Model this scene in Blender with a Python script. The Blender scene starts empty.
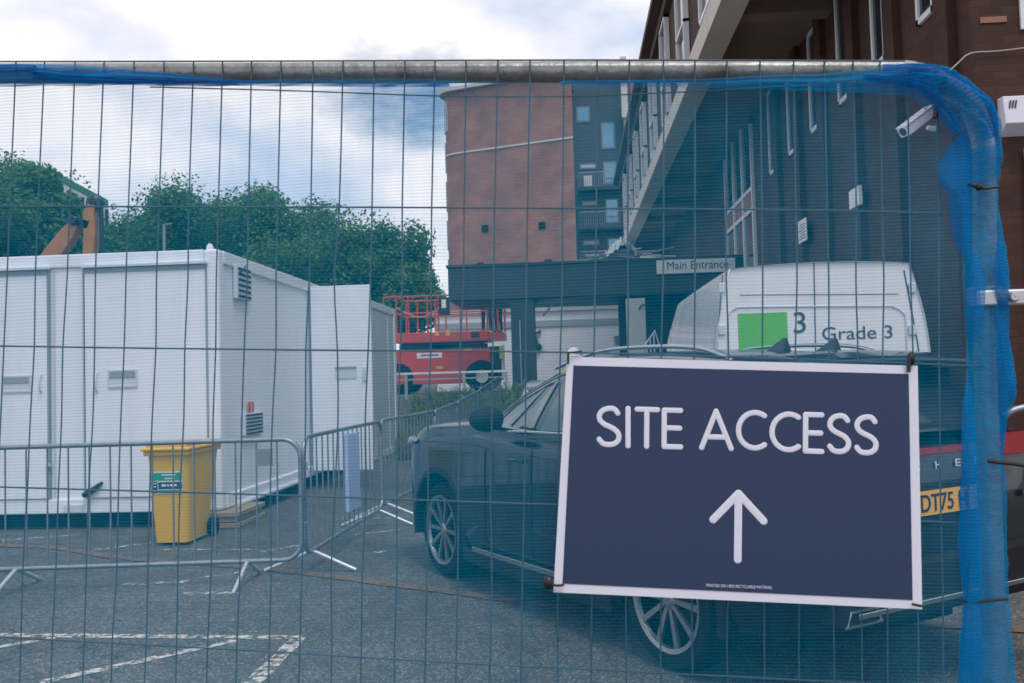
import bpy, bmesh, math, random
from mathutils import Vector, Matrix, noise as mnoise
random.seed(7)
PI = math.pi
C = bpy.context.scene.collection
S = bpy.context.scene
R = math.radians

# ------------------------------------------------------------------ camera
H = 1.52; FPX = 900.0; YAW = R(3.75); PITCH = R(2.37); ROLL = 0.028
Fh = Vector((-math.sin(YAW), math.cos(YAW), 0)); Rh = Vector((math.cos(YAW), math.sin(YAW), 0)); Z = Vector((0, 0, 1))
FW = Fh * math.cos(PITCH) + Z * math.sin(PITCH)
UP0 = Z * math.cos(PITCH) - Fh * math.sin(PITCH)
RT = Rh * math.cos(ROLL) - UP0 * math.sin(ROLL)
UP = UP0 * math.cos(ROLL) + Rh * math.sin(ROLL)
CAM = Vector((0, 0, H))
cd = bpy.data.cameras.new('camera'); cam = bpy.data.objects.new('camera', cd); C.objects.link(cam)
cd.sensor_width = 36; cd.lens = FPX / 1024 * 36; cd.clip_start = 0.05; cd.clip_end = 5000
m = Matrix((RT, UP, -FW)).transposed().to_4x4(); m.translation = CAM
cam.matrix_world = m
cd.dof.use_dof = True; cd.dof.focus_distance = 3.0; cd.dof.aperture_fstop = 11
S.camera = cam

def ray(px, py): return FW + RT * ((px - 512) / FPX) + UP * ((341.5 - py) / FPX)
def G(px, py, z=0.0):
    d = ray(px, py); return CAM + d * ((z - H) / d.z)
def atY(px, py, y):
    d = ray(px, py); return CAM + d * (y / d.y)
def atX(px, py, x):
    d = ray(px, py); return CAM + d * (x / d.x)
def CX(X, Zd, z=0.0):                       # camera-relative metres (right, forward) to world
    v = Rh * X + Fh * Zd; v.z = z; return v
def smooth(t):
    t = max(0.0, min(1.0, t)); return t * t * (3 - 2 * t)
def gz(x, y):                               # ground height
    k = max(smooth((x + 3.4) / 2.0), smooth((y - 19.3) / 2.5))
    return (0.3 * smooth((y - 13.0) / 6.5) + 0.85 * smooth((y - 19.3) / 2.5)) * k

# ------------------------------------------------------------------ materials
def newmat(name):
    mt = bpy.data.materials.new(name); mt.use_nodes = True
    nt = mt.node_tree; return mt, nt, nt.nodes['Principled BSDF']
def N(nt, t, **kw):
    n = nt.nodes.new(t)
    for k, v in kw.items(): setattr(n, k, v)
    return n
def mat(name, col, rough=0.6, metal=0.0, var=0.12, scale=6.0, bump=0.0, bscale=60.0, coat=0.0, spec=0.5, dirt=0.0, dirtcol=(0.12, 0.1, 0.08), emit=None):
    mt, nt, b = newmat(name); L = nt.links
    tc = N(nt, 'ShaderNodeTexCoord'); nz = N(nt, 'ShaderNodeTexNoise'); nz.inputs['Scale'].default_value = scale; nz.inputs['Detail'].default_value = 6
    L.new(tc.outputs['Object'], nz.inputs['Vector'])
    mx = N(nt, 'ShaderNodeMix', data_type='RGBA')
    mx.inputs['A'].default_value = (*[c * (1 - var) for c in col], 1); mx.inputs['B'].default_value = (*[min(1, c * (1 + var)) for c in col], 1)
    L.new(nz.outputs['Fac'], mx.inputs['Factor'])
    out = mx.outputs['Result']
    if dirt > 0:
        n2 = N(nt, 'ShaderNodeTexNoise'); n2.inputs['Scale'].default_value = scale * 0.45; n2.inputs['Detail'].default_value = 9; n2.inputs['Roughness'].default_value = 0.7
        mp = N(nt, 'ShaderNodeMapping'); mp.inputs['Scale'].default_value = (1, 1, 0.25); L.new(tc.outputs['Object'], mp.inputs['Vector']); L.new(mp.outputs[0], n2.inputs['Vector'])
        rp = N(nt, 'ShaderNodeValToRGB'); rp.color_ramp.elements[0].position = 0.5; rp.color_ramp.elements[1].position = 0.8
        rp.color_ramp.elements[1].color = (dirt, dirt, dirt, 1); L.new(n2.outputs['Fac'], rp.inputs[0])
        m2 = N(nt, 'ShaderNodeMix', data_type='RGBA'); m2.inputs['B'].default_value = (*dirtcol, 1)
        L.new(out, m2.inputs['A']); L.new(rp.outputs[0], m2.inputs['Factor']); out = m2.outputs['Result']
    L.new(out, b.inputs['Base Color'])
    b.inputs['Metallic'].default_value = metal
    b.inputs['Specular IOR Level'].default_value = spec
    mr = N(nt, 'ShaderNodeMapRange'); mr.inputs['To Min'].default_value = max(0.02, rough - 0.08); mr.inputs['To Max'].default_value = min(1, rough + 0.08)
    L.new(nz.outputs['Fac'], mr.inputs['Value']); L.new(mr.outputs[0], b.inputs['Roughness'])
    if coat: b.inputs['Coat Weight'].default_value = coat; b.inputs['Coat Roughness'].default_value = 0.05
    if bump:
        n3 = N(nt, 'ShaderNodeTexNoise'); n3.inputs['Scale'].default_value = bscale; n3.inputs['Detail'].default_value = 5; L.new(tc.outputs['Object'], n3.inputs['Vector'])
        bp = N(nt, 'ShaderNodeBump'); bp.inputs['Strength'].default_value = bump; bp.inputs['Distance'].default_value = 0.02
        L.new(n3.outputs['Fac'], bp.inputs['Height']); L.new(bp.outputs[0], b.inputs['Normal'])
    return mt

def brickmat(name, c1, c2, mortar, w=0.225, h=0.075, angle=0.0):
    mt, nt, b = newmat(name); L = nt.links
    g = N(nt, 'ShaderNodeNewGeometry'); sp = N(nt, 'ShaderNodeSeparateXYZ'); L.new(g.outputs['Position'], sp.inputs[0])
    ad = N(nt, 'ShaderNodeMath', operation='ADD'); L.new(sp.outputs['X'], ad.inputs[0]); L.new(sp.outputs['Y'], ad.inputs[1])
    cb = N(nt, 'ShaderNodeCombineXYZ'); L.new(ad.outputs[0], cb.inputs['X']); L.new(sp.outputs['Z'], cb.inputs['Y'])
    br = N(nt, 'ShaderNodeTexBrick'); br.inputs['Scale'].default_value = 1; br.inputs['Brick Width'].default_value = w; br.inputs['Row Height'].default_value = h
    br.inputs['Mortar Size'].default_value = h * 0.07; br.inputs['Mortar Smooth'].default_value = 0.3; br.inputs['Bias'].default_value = -0.1
    br.inputs['Color1'].default_value = (*c1, 1); br.inputs['Color2'].default_value = (*c2, 1); br.inputs['Mortar'].default_value = (*mortar, 1)
    L.new(cb.outputs[0], br.inputs['Vector'])
    nz = N(nt, 'ShaderNodeTexNoise'); nz.inputs['Scale'].default_value = 0.7; nz.inputs['Detail'].default_value = 7; L.new(g.outputs['Position'], nz.inputs['Vector'])
    mr = N(nt, 'ShaderNodeMapRange'); mr.inputs['From Min'].default_value = 0.3; mr.inputs['From Max'].default_value = 0.7; mr.inputs['To Min'].default_value = 0.75; mr.inputs['To Max'].default_value = 1.2
    L.new(nz.outputs['Fac'], mr.inputs['Value'])
    vm = N(nt, 'ShaderNodeVectorMath', operation='SCALE'); L.new(br.outputs['Color'], vm.inputs[0]); L.new(mr.outputs[0], vm.inputs['Scale'])
    L.new(vm.outputs[0], b.inputs['Base Color']); b.inputs['Roughness'].default_value = 0.85
    bp = N(nt, 'ShaderNodeBump'); bp.inputs['Strength'].default_value = 0.5; bp.inputs['Distance'].default_value = 0.008; bp.invert = True
    L.new(br.outputs['Fac'], bp.inputs['Height']); L.new(bp.outputs[0], b.inputs['Normal'])
    return mt

def leafmat(name, a, c):
    mt, nt, b = newmat(name); L = nt.links
    g = N(nt, 'ShaderNodeNewGeometry'); mx = N(nt, 'ShaderNodeMix', data_type='RGBA')
    mx.inputs['A'].default_value = (*a, 1); mx.inputs['B'].default_value = (*c, 1); L.new(g.outputs['Random Per Island'], mx.inputs['Factor'])
    L.new(mx.outputs['Result'], b.inputs['Base Color']); b.inputs['Roughness'].default_value = 0.55; b.inputs['Specular IOR Level'].default_value = 0.3
    tr = N(nt, 'ShaderNodeBsdfTranslucent'); L.new(mx.outputs['Result'], tr.inputs['Color'])
    ms = N(nt, 'ShaderNodeMixShader'); ms.inputs[0].default_value = 0.4
    o = nt.nodes['Material Output']; L.new(b.outputs[0], ms.inputs[1]); L.new(tr.outputs[0], ms.inputs[2]); L.new(ms.outputs[0], o.inputs['Surface'])
    return mt

def netmat(name, base, amp, col):
    """knitted debris netting: blue threads with real gaps between the courses (uv is in metres)"""
    mt, nt, b = newmat(name); L = nt.links
    nt.nodes.remove(b)
    uv = N(nt, 'ShaderNodeUVMap'); uv.uv_map = 'UVMap'
    nz = N(nt, 'ShaderNodeTexNoise'); nz.inputs['Scale'].default_value = 3.0; nz.inputs['Detail'].default_value = 3
    mp = N(nt, 'ShaderNodeMapping'); mp.inputs['Scale'].default_value = (0.5, 1.4, 1); L.new(uv.outputs[0], mp.inputs[0]); L.new(mp.outputs[0], nz.inputs['Vector'])
    sp = N(nt, 'ShaderNodeSeparateXYZ'); L.new(uv.outputs[0], sp.inputs[0])
    def wave(axis, period, warp):
        w = N(nt, 'ShaderNodeMath', operation='MULTIPLY_ADD'); L.new(nz.outputs['Fac'], w.inputs[0]); w.inputs[1].default_value = warp; L.new(sp.outputs[axis], w.inputs[2])
        ml = N(nt, 'ShaderNodeMath', operation='MULTIPLY'); L.new(w.outputs[0], ml.inputs[0]); ml.inputs[1].default_value = 2 * PI / period
        sn = N(nt, 'ShaderNodeMath', operation='SINE'); L.new(ml.outputs[0], sn.inputs[0]); return sn
    w1 = wave('Y', 0.0055, 0.02); w2 = wave('X', 0.0047, 0.0); 
    n2 = N(nt, 'ShaderNodeTexNoise'); n2.inputs['Scale'].default_value = 6.0; n2.inputs['Detail'].default_value = 6
    m2 = N(nt, 'ShaderNodeMapping'); m2.inputs['Scale'].default_value = (6, 0.6, 1); L.new(uv.outputs[0], m2.inputs[0]); L.new(m2.outputs[0], n2.inputs['Vector'])
    a = N(nt, 'ShaderNodeMath', operation='MULTIPLY_ADD'); L.new(w1.outputs[0], a.inputs[0]); a.inputs[1].default_value = amp; a.inputs[2].default_value = base
    c = N(nt, 'ShaderNodeMath', operation='MULTIPLY_ADD'); L.new(w2.outputs[0], c.inputs[0]); c.inputs[1].default_value = amp * 0.15; L.new(a.outputs[0], c.inputs[2])
    d0 = N(nt, 'ShaderNodeMath', operation='SUBTRACT'); L.new(n2.outputs['Fac'], d0.inputs[0]); d0.inputs[1].default_value = 0.5
    d = N(nt, 'ShaderNodeMath', operation='MULTIPLY_ADD'); L.new(d0.outputs[0], d.inputs[0]); d.inputs[1].default_value = 0.16; L.new(c.outputs[0], d.inputs[2]); d.use_clamp = True
    df = N(nt, 'ShaderNodeBsdfDiffuse'); df.inputs[0].default_value = (*col, 1)
    tr = N(nt, 'ShaderNodeBsdfTranslucent'); tr.inputs[0].default_value = (*col, 1)
    m3 = N(nt, 'ShaderNodeMixShader'); m3.inputs[0].default_value = 0.45; L.new(df.outputs[0], m3.inputs[1]); L.new(tr.outputs[0], m3.inputs[2])
    tp = N(nt, 'ShaderNodeBsdfTransparent')
    m4 = N(nt, 'ShaderNodeMixShader'); L.new(d.outputs[0], m4.inputs[0]); L.new(tp.outputs[0], m4.inputs[1]); L.new(m3.outputs[0], m4.inputs[2])
    L.new(m4.outputs[0], nt.nodes['Material Output'].inputs['Surface'])
    return mt

def asphalt():
    mt, nt, b = newmat('asphalt'); L = nt.links
    g = N(nt, 'ShaderNodeNewGeometry')
    def nz(scale, det, rough=0.6):
        n = N(nt, 'ShaderNodeTexNoise'); n.inputs['Scale'].default_value = scale; n.inputs['Detail'].default_value = det; n.inputs['Roughness'].default_value = rough
        L.new(g.outputs['Position'], n.inputs['Vector']); return n
    v = N(nt, 'ShaderNodeTexVoronoi'); v.inputs['Scale'].default_value = 95; L.new(g.outputs['Position'], v.inputs['Vector'])
    r1 = N(nt, 'ShaderNodeValToRGB'); cr = r1.color_ramp
    cr.elements[0].position = 0.0; cr.elements[0].color = (0.045, 0.045, 0.045, 1); cr.elements[1].position = 1.0; cr.elements[1].color = (0.27, 0.26, 0.245, 1)
    e = cr.elements.new(0.6); e.color = (0.085, 0.084, 0.081, 1)
    L.new(v.outputs['Color'], r1.inputs[0])
    n1 = nz(0.55, 10, 0.7); r2 = N(nt, 'ShaderNodeMapRange'); r2.inputs['From Min'].default_value = 0.32; r2.inputs['From Max'].default_value = 0.66; r2.inputs['To Min'].default_value = 0.55; r2.inputs['To Max'].default_value = 1.35
    L.new(n1.outputs['Fac'], r2.inputs['Value'])
    n2 = nz(9, 8, 0.75); r3 = N(nt, 'ShaderNodeMapRange'); r3.inputs['From Min'].default_value = 0.3; r3.inputs['From Max'].default_value = 0.7; r3.inputs['To Min'].default_value = 0.7; r3.inputs['To Max'].default_value = 1.3
    L.new(n2.outputs['Fac'], r3.inputs['Value'])
    mu = N(nt, 'ShaderNodeMath', operation='MULTIPLY'); L.new(r2.outputs[0], mu.inputs[0]); L.new(r3.outputs[0], mu.inputs[1])
    nw = nz(1.6, 5); va = N(nt, 'ShaderNodeVectorMath', operation='ADD'); L.new(g.outputs['Position'], va.inputs[0]); L.new(nw.outputs['Color'], va.inputs[1])
    vc_ = N(nt, 'ShaderNodeTexVoronoi', feature='DISTANCE_TO_EDGE'); vc_.inputs['Scale'].default_value = 0.42; L.new(va.outputs[0], vc_.inputs['Vector'])
    ck = N(nt, 'ShaderNodeMapRange'); ck.inputs['From Min'].default_value = 0.001; ck.inputs['From Max'].default_value = 0.006; ck.inputs['To Min'].default_value = 0.35; L.new(vc_.outputs['Distance'], ck.inputs['Value'])
    ns = nz(1.1, 4); sn_ = N(nt, 'ShaderNodeMapRange'); sn_.inputs['From Min'].default_value = 0.62; sn_.inputs['From Max'].default_value = 0.72; sn_.inputs['To Min'].default_value = 1.0; sn_.inputs['To Max'].default_value = 0.5; L.new(ns.outputs['Fac'], sn_.inputs['Value'])
    m5 = N(nt, 'ShaderNodeMath', operation='MULTIPLY'); L.new(ck.outputs[0], m5.inputs[0]); L.new(sn_.outputs[0], m5.inputs[1])
    m6 = N(nt, 'ShaderNodeMath', operation='MULTIPLY'); L.new(m5.outputs[0], m6.inputs[0]); L.new(mu.outputs[0], m6.inputs[1]); mu = m6
    vm = N(nt, 'ShaderNodeVectorMath', operation='SCALE'); L.new(r1.outputs[0], vm.inputs[0]); L.new(mu.outputs[0], vm.inputs['Scale'])
    L.new(vm.outputs[0], b.inputs['Base Color']); b.inputs['Roughness'].default_value = 0.85
    bp = N(nt, 'ShaderNodeBump'); bp.inputs['Strength'].default_value = 0.6; bp.inputs['Distance'].default_value = 0.01; L.new(v.outputs['Distance'], bp.inputs['Height']); L.new(bp.outputs[0], b.inputs['Normal'])
    return mt

def wornmat(name, col, thresh, soft=0.12, scale=14):
    mt, nt, b = newmat(name); L = nt.links
    g = N(nt, 'ShaderNodeNewGeometry'); n = N(nt, 'ShaderNodeTexNoise'); n.inputs['Scale'].default_value = scale; n.inputs['Detail'].default_value = 9; n.inputs['Roughness'].default_value = 0.72
    L.new(g.outputs['Position'], n.inputs['Vector'])
    mr = N(nt, 'ShaderNodeMapRange'); mr.inputs['From Min'].default_value = thresh - soft; mr.inputs['From Max'].default_value = thresh + soft; L.new(n.outputs['Fac'], mr.inputs['Value'])
    b.inputs['Base Color'].default_value = (*col, 1); b.inputs['Roughness'].default_value = 0.8
    L.new(mr.outputs[0], b.inputs['Alpha'])
    return mt

def glassmat(name, col=(0.02, 0.03, 0.035), rough=0.04):
    mt, nt, b = newmat(name); b.inputs['Base Color'].default_value = (*col, 1); b.inputs['Roughness'].default_value = rough; b.inputs['Specular IOR Level'].default_value = 0.7
    n = N(nt, 'ShaderNodeTexNoise'); n.inputs['Scale'].default_value = 1.5
    tc = N(nt, 'ShaderNodeTexCoord'); nt.links.new(tc.outputs['Object'], n.inputs['Vector'])
    bp = N(nt, 'ShaderNodeBump'); bp.inputs['Strength'].default_value = 0.03; nt.links.new(n.outputs['Fac'], bp.inputs['Height']); nt.links.new(bp.outputs[0], b.inputs['Normal'])
    return mt
def seeglass(name, tint=(0.45, 0.55, 0.55), refl=0.18):
    mt, nt, b = newmat(name); nt.nodes.remove(b); L = nt.links
    tp = N(nt, 'ShaderNodeBsdfTransparent'); tp.inputs[0].default_value = (*tint, 1)
    gl = N(nt, 'ShaderNodeBsdfGlossy'); gl.inputs['Roughness'].default_value = 0.04; gl.inputs[0].default_value = (0.9, 0.95, 1, 1)
    fr = N(nt, 'ShaderNodeFresnel'); fr.inputs[0].default_value = 1.5
    ad = N(nt, 'ShaderNodeMath', operation='ADD'); L.new(fr.outputs[0], ad.inputs[0]); ad.inputs[1].default_value = refl - 0.04; ad.use_clamp = True
    ms = N(nt, 'ShaderNodeMixShader'); L.new(ad.outputs[0], ms.inputs[0]); L.new(tp.outputs[0], ms.inputs[1]); L.new(gl.outputs[0], ms.inputs[2])
    L.new(ms.outputs[0], nt.nodes['Material Output'].inputs['Surface']); return mt

M = dict(
    asphalt=asphalt(),
    seam=wornmat('rust_brown_grit', (0.17, 0.105, 0.06), 0.40, 0.12, 9),
    line=wornmat('worn_white_paint', (0.60, 0.57, 0.52), 0.495, 0.06, 15),
    line2=wornmat('very_worn_white_paint', (0.58, 0.55, 0.50), 0.53, 0.06, 16),
    foot=mat('bright_zinc', (0.62, 0.64, 0.66), 0.4, 0.6, 0.1, 10), galv=mat('galvanised_steel', (0.30, 0.32, 0.35), 0.42, 0.75, 0.25, 14, 0.1, 90),
    wire=mat('weathered_wire', (0.10, 0.115, 0.13), 0.55, 0.4, 0.25, 30),
    tube=mat('weathered_tube', (0.31, 0.31, 0.30), 0.42, 0.6, 0.2, 26, 0.15, 80, dirt=0.95, dirtcol=(0.06, 0.055, 0.042)),
    alu=mat('cast_alloy', (0.62, 0.62, 0.62), 0.38, 0.8, 0.1, 30),
    net=netmat('debris_netting', 0.215, 0.085, (0.0, 0.45, 0.76)),
    netd=netmat('doubled_debris_netting', 0.70, 0.16, (0.008, 0.25, 0.60)),
    netm=netmat('wrapped_debris_netting', 0.50, 0.17, (0.002, 0.32, 0.66)),
    navy=mat('navy_print', (0.022, 0.040, 0.098), 0.38, 0, 0.04, 3, spec=0.35),
    signwhite=mat('sign_white', (0.72, 0.70, 0.79), 0.42, 0, 0.02, 5),
    black=mat('black_plastic', (0.012, 0.012, 0.013), 0.4, 0, 0.2, 12),
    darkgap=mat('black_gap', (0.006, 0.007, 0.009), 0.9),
    cabin=mat('white_cabin_paint', (0.82, 0.86, 0.93), 0.42, 0, 0.03, 1.5, 0.03, 6, dirt=0.34, dirtcol=(0.46, 0.44, 0.39)),
    cabin2=mat('white_cabin_trim', (0.62, 0.66, 0.72), 0.45, 0, 0.05, 2, dirt=0.2, dirtcol=(0.35, 0.33, 0.3)),
    greycab=mat('grey_recess', (0.30, 0.33, 0.36), 0.6),
    wood=mat('rough_timber', (0.34, 0.26, 0.16), 0.85, 0, 0.3, 8, 0.4, 40, dirt=0.5),
    woodg=mat('grey_timber', (0.30, 0.27, 0.24), 0.85, 0, 0.35, 7, 0.4, 40, dirt=0.4),
    yellow=mat('yellow_hdpe', (0.80, 0.47, 0.018), 0.42, 0, 0.05, 3, 0.05, 40, dirt=0.25, dirtcol=(0.35, 0.2, 0.03)),
    green=mat('label_green', (0.02, 0.35, 0.20), 0.5), labnavy=mat('label_navy', (0.02, 0.05, 0.14), 0.5), labwhite=mat('label_white', (0.8, 0.8, 0.8), 0.5),
    paint=mat('dark_grey_metallic', (0.004, 0.009, 0.018), 0.25, 0.0, 0.05, 3, coat=0.55, spec=0.2),
    cladding=mat('black_cladding', (0.010, 0.010, 0.012), 0.65, 0, 0.2, 10, 0.1, 120, spec=0.25),
    carglass=seeglass('car_glass', (0.30, 0.36, 0.37), 0.10), darkglass=glassmat('dark_glass'),
    skyglass=mat('reflective_glass', (0.16, 0.30, 0.42), 0.08, 0.7, 0.15, 1.0),     carwin=mat('tinted_glass', (0.012, 0.024, 0.028), 0.06, 0, 0.1, 2, spec=0.7, coat=0.5), interior=mat('dark_trim', (0.012, 0.012, 0.014), 0.9, spec=0.1),
    rubber=mat('tyre_rubber', (0.010, 0.010, 0.011), 0.9, 0, 0.2, 20, spec=0.15),
    rim=mat('alloy_wheel', (0.34, 0.36, 0.39), 0.35, 0.85, 0.05, 5), rimdark=mat('dark_alloy', (0.015, 0.015, 0.017), 0.4, 0.6),
    chrome=mat('satin_chrome', (0.45, 0.48, 0.50), 0.25, 1.0, 0.03, 4),
    red=mat('red_lens', (0.32, 0.012, 0.02), 0.15, 0, 0.05, 4, coat=0.8), headl=mat('lamp_lens', (0.55, 0.6, 0.62), 0.12, 0.3, 0.1, 20, coat=1),
    plate=mat('yellow_plate', (0.82, 0.40, 0.035), 0.4),
    vanwhite=mat('white_van_paint', (0.80, 0.80, 0.82), 0.28, 0, 0.02, 2, coat=0.6, dirt=0.08, dirtcol=(0.4, 0.38, 0.36)),
    vgreen=mat('bright_green_vinyl', (0.13, 0.52, 0.06), 0.4, 0, 0.02),
    vgrey=mat('grey_vinyl', (0.05, 0.07, 0.09), 0.45),
    silver=mat('silver_car_paint', (0.50, 0.52, 0.54), 0.28, 0.5, 0.04, 3, coat=0.8),
    lred=mat('red_machine_paint', (0.62, 0.045, 0.016), 0.4, 0, 0.12, 3, dirt=0.3, dirtcol=(0.2, 0.03, 0.025)),
    orange=mat('orange_machine_paint', (0.42, 0.17, 0.035), 0.5, 0, 0.2, 4, dirt=0.5, dirtcol=(0.12, 0.07, 0.03)),
    brick=brickmat('dark_brown_brick', (0.072, 0.027, 0.016), (0.044, 0.018, 0.012), (0.036, 0.025, 0.020)),
    tbrick=brickmat('red_tower_brick', (0.35, 0.16, 0.11), (0.31, 0.138, 0.095), (0.34, 0.22, 0.17), 0.45, 0.15),
    conc=mat('pale_concrete', (0.62, 0.56, 0.50), 0.8, 0, 0.12, 3, 0.1, 30, dirt=0.35, dirtcol=(0.2, 0.17, 0.14)),
    soffit=mat('brown_soffit', (0.20, 0.135, 0.10), 0.85, 0, 0.15, 1.5, dirt=0.3),
    upvc=mat('white_window_frame', (0.78, 0.78, 0.80), 0.4), fascia=mat('charcoal_fascia', (0.028, 0.034, 0.042), 0.55, 0, 0.15, 2),
    roofdark=mat('brown_roof_edge', (0.09, 0.06, 0.045), 0.8),
    bluecl=mat('slate_blue_cladding', (0.06, 0.075, 0.095), 0.6, 0, 0.15, 0.8), cream=mat('cream_render', (0.62, 0.60, 0.56), 0.8, 0, 0.06, 0.7),
    render=mat('white_render', (0.86, 0.86, 0.85), 0.8, 0, 0.06, 1.0, dirt=0.25, dirtcol=(0.4, 0.38, 0.34)), greyline=mat('grey_string_course', (0.38, 0.38, 0.36), 0.8),
    signpale=mat('pale_sign', (0.84, 0.86, 0.82), 0.5), grn=mat('green_metal', (0.02, 0.22, 0.12), 0.5),
    poly=mat('crumpled_polythene', (0.52, 0.54, 0.56), 0.3, 0, 0.1, 6), bark=mat('bark', (0.09, 0.07, 0.05), 0.9, 0, 0.3, 5, 0.5, 20),
    skin=mat('skin', (0.42, 0.24, 0.17), 0.6), cloth=mat('dark_workwear', (0.02, 0.024, 0.035), 0.9), hivis=mat('hi_vis_yellow', (0.55, 0.65, 0.05), 0.7), helmet=mat('white_hard_hat', (0.8, 0.79, 0.74), 0.35),
    boots=mat('brown_boots', (0.06, 0.04, 0.025), 0.8), grey=mat('plain_grey', (0.22, 0.23, 0.24), 0.6), cable=mat('pale_cable', (0.45, 0.42, 0.36), 0.6),
    bluepanel=mat('pale_blue_board', (0.42, 0.53, 0.80), 0.5, 0, 0.05, 3), interiorblue=mat('dim_room', (0.25, 0.28, 0.32), 0.9),
    leaf1=leafmat('leaf_mid', (0.055, 0.15, 0.040), (0.14, 0.27, 0.065)), leaf2=leafmat('leaf_deep', (0.045, 0.13, 0.040), (0.115, 0.24, 0.065)), leaf3=leafmat('leaf_bright', (0.06, 0.145, 0.035), (0.15, 0.27, 0.06)),
    weed=leafmat('weed', (0.10, 0.17, 0.035), (0.36, 0.35, 0.15)),
)

# ------------------------------------------------------------------ mesh helpers
class MB:
    def __init__(s): s.v = []; s.f = []; s.uv = None
    def add(s, vs, fs):
        o = len(s.v); s.v += [Vector(x) for x in vs]; s.f += [tuple(i + o for i in f) for f in fs]; return s
    def box(s, x0, x1, y0, y1, z0, z1, mtx=None):
        vs = [Vector((x, y, z)) for z in (z0, z1) for y in (y0, y1) for x in (x0, x1)]
        if mtx: vs = [mtx @ v for v in vs]
        return s.add(vs, [(0, 2, 3, 1), (4, 5, 7, 6), (0, 1, 5, 4), (2, 6, 7, 3), (0, 4, 6, 2), (1, 3, 7, 5)])
    def obox(s, c, ax, ay, az):              # oriented box from centre and three half-axes
        c = Vector(c); ax, ay, az = Vector(ax), Vector(ay), Vector(az)
        vs = [c + ax * i + ay * j + az * k for k in (-1, 1) for j in (-1, 1) for i in (-1, 1)]
        return s.add(vs, [(0, 2, 3, 1), (4, 5, 7, 6), (0, 1, 5, 4), (2, 6, 7, 3), (0, 4, 6, 2), (1, 3, 7, 5)])
    def bar(s, a, b, w, h, up=(0, 0, 1)):
        a = Vector(a); b = Vector(b); d = (b - a); n = d.normalized(); u = Vector(up)
        if abs(n.dot(u)) > 0.97: u = Vector((1, 0, 0))
        sd = n.cross(u).normalized(); u = sd.cross(n)
        return s.obox((a + b) / 2, d / 2, sd * w / 2, u * h / 2)
    def tube(s, pts, r, n=8, caps=True, flat=None):
        pts = [Vector(p) for p in pts]; rr = r if isinstance(r, (list, tuple)) else [r] * len(pts)
        rings = []; ref = None
        for i, p in enumerate(pts):
            t = ((pts[min(i + 1, len(pts) - 1)] - pts[max(i - 1, 0)])).normalized()
            if ref is None:
                ref = Vector((0, 0, 1)) if abs(t.z) < 0.9 else Vector((1, 0, 0))
                if flat is not None: ref = flat
            a = (ref - t * ref.dot(t)).normalized(); b = t.cross(a); ref = a
            k = 1.0
            rings.append([p + (a * math.cos(2 * PI * j / n) + b * math.sin(2 * PI * j / n)) * rr[i] for j in range(n)])
        vs = [v for g in rings for v in g]; fs = []
        for i in range(len(pts) - 1):
            for j in range(n):
                fs.append((i * n + j, i * n + (j + 1) % n, (i + 1) * n + (j + 1) % n, (i + 1) * n + j))
        if caps: fs += [tuple(reversed(range(n))), tuple(range((len(pts) - 1) * n, len(pts) * n))]
        return s.add(vs, fs)
    def prism(s, pts, d):                     # polygon extruded by vector d
        pts = [Vector(p) for p in pts]; n = len(pts); d = Vector(d)
        fs = [tuple(reversed(range(n))), tuple(range(n, 2 * n))] + [(i, (i + 1) % n, n + (i + 1) % n, n + i) for i in range(n)]
        return s.add(pts + [p + d for p in pts], fs)
    def lathe(s, prof, n=24, mtx=None):        # prof: (r, h) about local z
        vs = []
        for r, h in prof:
            for j in range(n): vs.append(Vector((r * math.cos(2 * PI * j / n), r * math.sin(2 * PI * j / n), h)))
        if mtx: vs = [mtx @ v for v in vs]
        fs = [(i * n + j, i * n + (j + 1) % n, (i + 1) * n + (j + 1) % n, (i + 1) * n + j) for i in range(len(prof) - 1) for j in range(n)]
        return s.add(vs, fs)
    def ball(s, c, r, n=12, k=8, sc=(1, 1, 1)):
        c = Vector(c)
        prof = [(max(1e-4, r * math.sin(PI * i / k)), -r * math.cos(PI * i / k)) for i in range(k + 1)]
        return s.lathe(prof, n, Matrix.Translation(c) @ Matrix.Diagonal((*sc, 1)))
    def grid(s, P, nu, nv, uvf=None):
        vs = [P(i / nu, j / nv) for j in range(nv + 1) for i in range(nu + 1)]
        o = len(s.v)
        s.add(vs, [(j * (nu + 1) + i, j * (nu + 1) + i + 1, (j + 1) * (nu + 1) + i + 1, (j + 1) * (nu + 1) + i) for j in range(nv) for i in range(nu)])
        if uvf:
            if s.uv is None: s.uv = [(0, 0)] * o
            s.uv += [uvf(i / nu, j / nv) for j in range(nv + 1) for i in range(nu + 1)]
        return s
    def build(s, name, mt, parent=None, local=False, smooth=False, bevel=0.0, merge=False):
        me = bpy.data.meshes.new(name)
        off = Vector((0, 0, 0)); base = Vector((0, 0, 0))
        if parent is not None and not local:
            r = parent
            while r.parent: r = r.parent
            off = Vector(r.location)
        elif parent is None:
            xs = [v.x for v in s.v]; ys = [v.y for v in s.v]; zs = [v.z for v in s.v]
            off = base = Vector(((min(xs) + max(xs)) / 2, (min(ys) + max(ys)) / 2, min(zs)))
        me.from_pydata([v - off for v in s.v], [], s.f); me.update()
        bm = bmesh.new(); bm.from_mesh(me)
        if merge: bmesh.ops.remove_doubles(bm, verts=bm.verts, dist=1e-5)
        if s.uv:
            L = bm.loops.layers.uv.new('UVMap'); bm.verts.ensure_lookup_table()
            for f in bm.faces:
                for l in f.loops: l[L].uv = s.uv[l.vert.index]
        else:
            bmesh.ops.recalc_face_normals(bm, faces=bm.faces)
        bm.to_mesh(me); bm.free()
        me.materials.append(mt)
        if smooth: me.polygons.foreach_set('use_smooth', [True] * len(me.polygons))
        o = bpy.data.objects.new(name, me); C.objects.link(o); o.parent = parent; o.location = base
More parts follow.
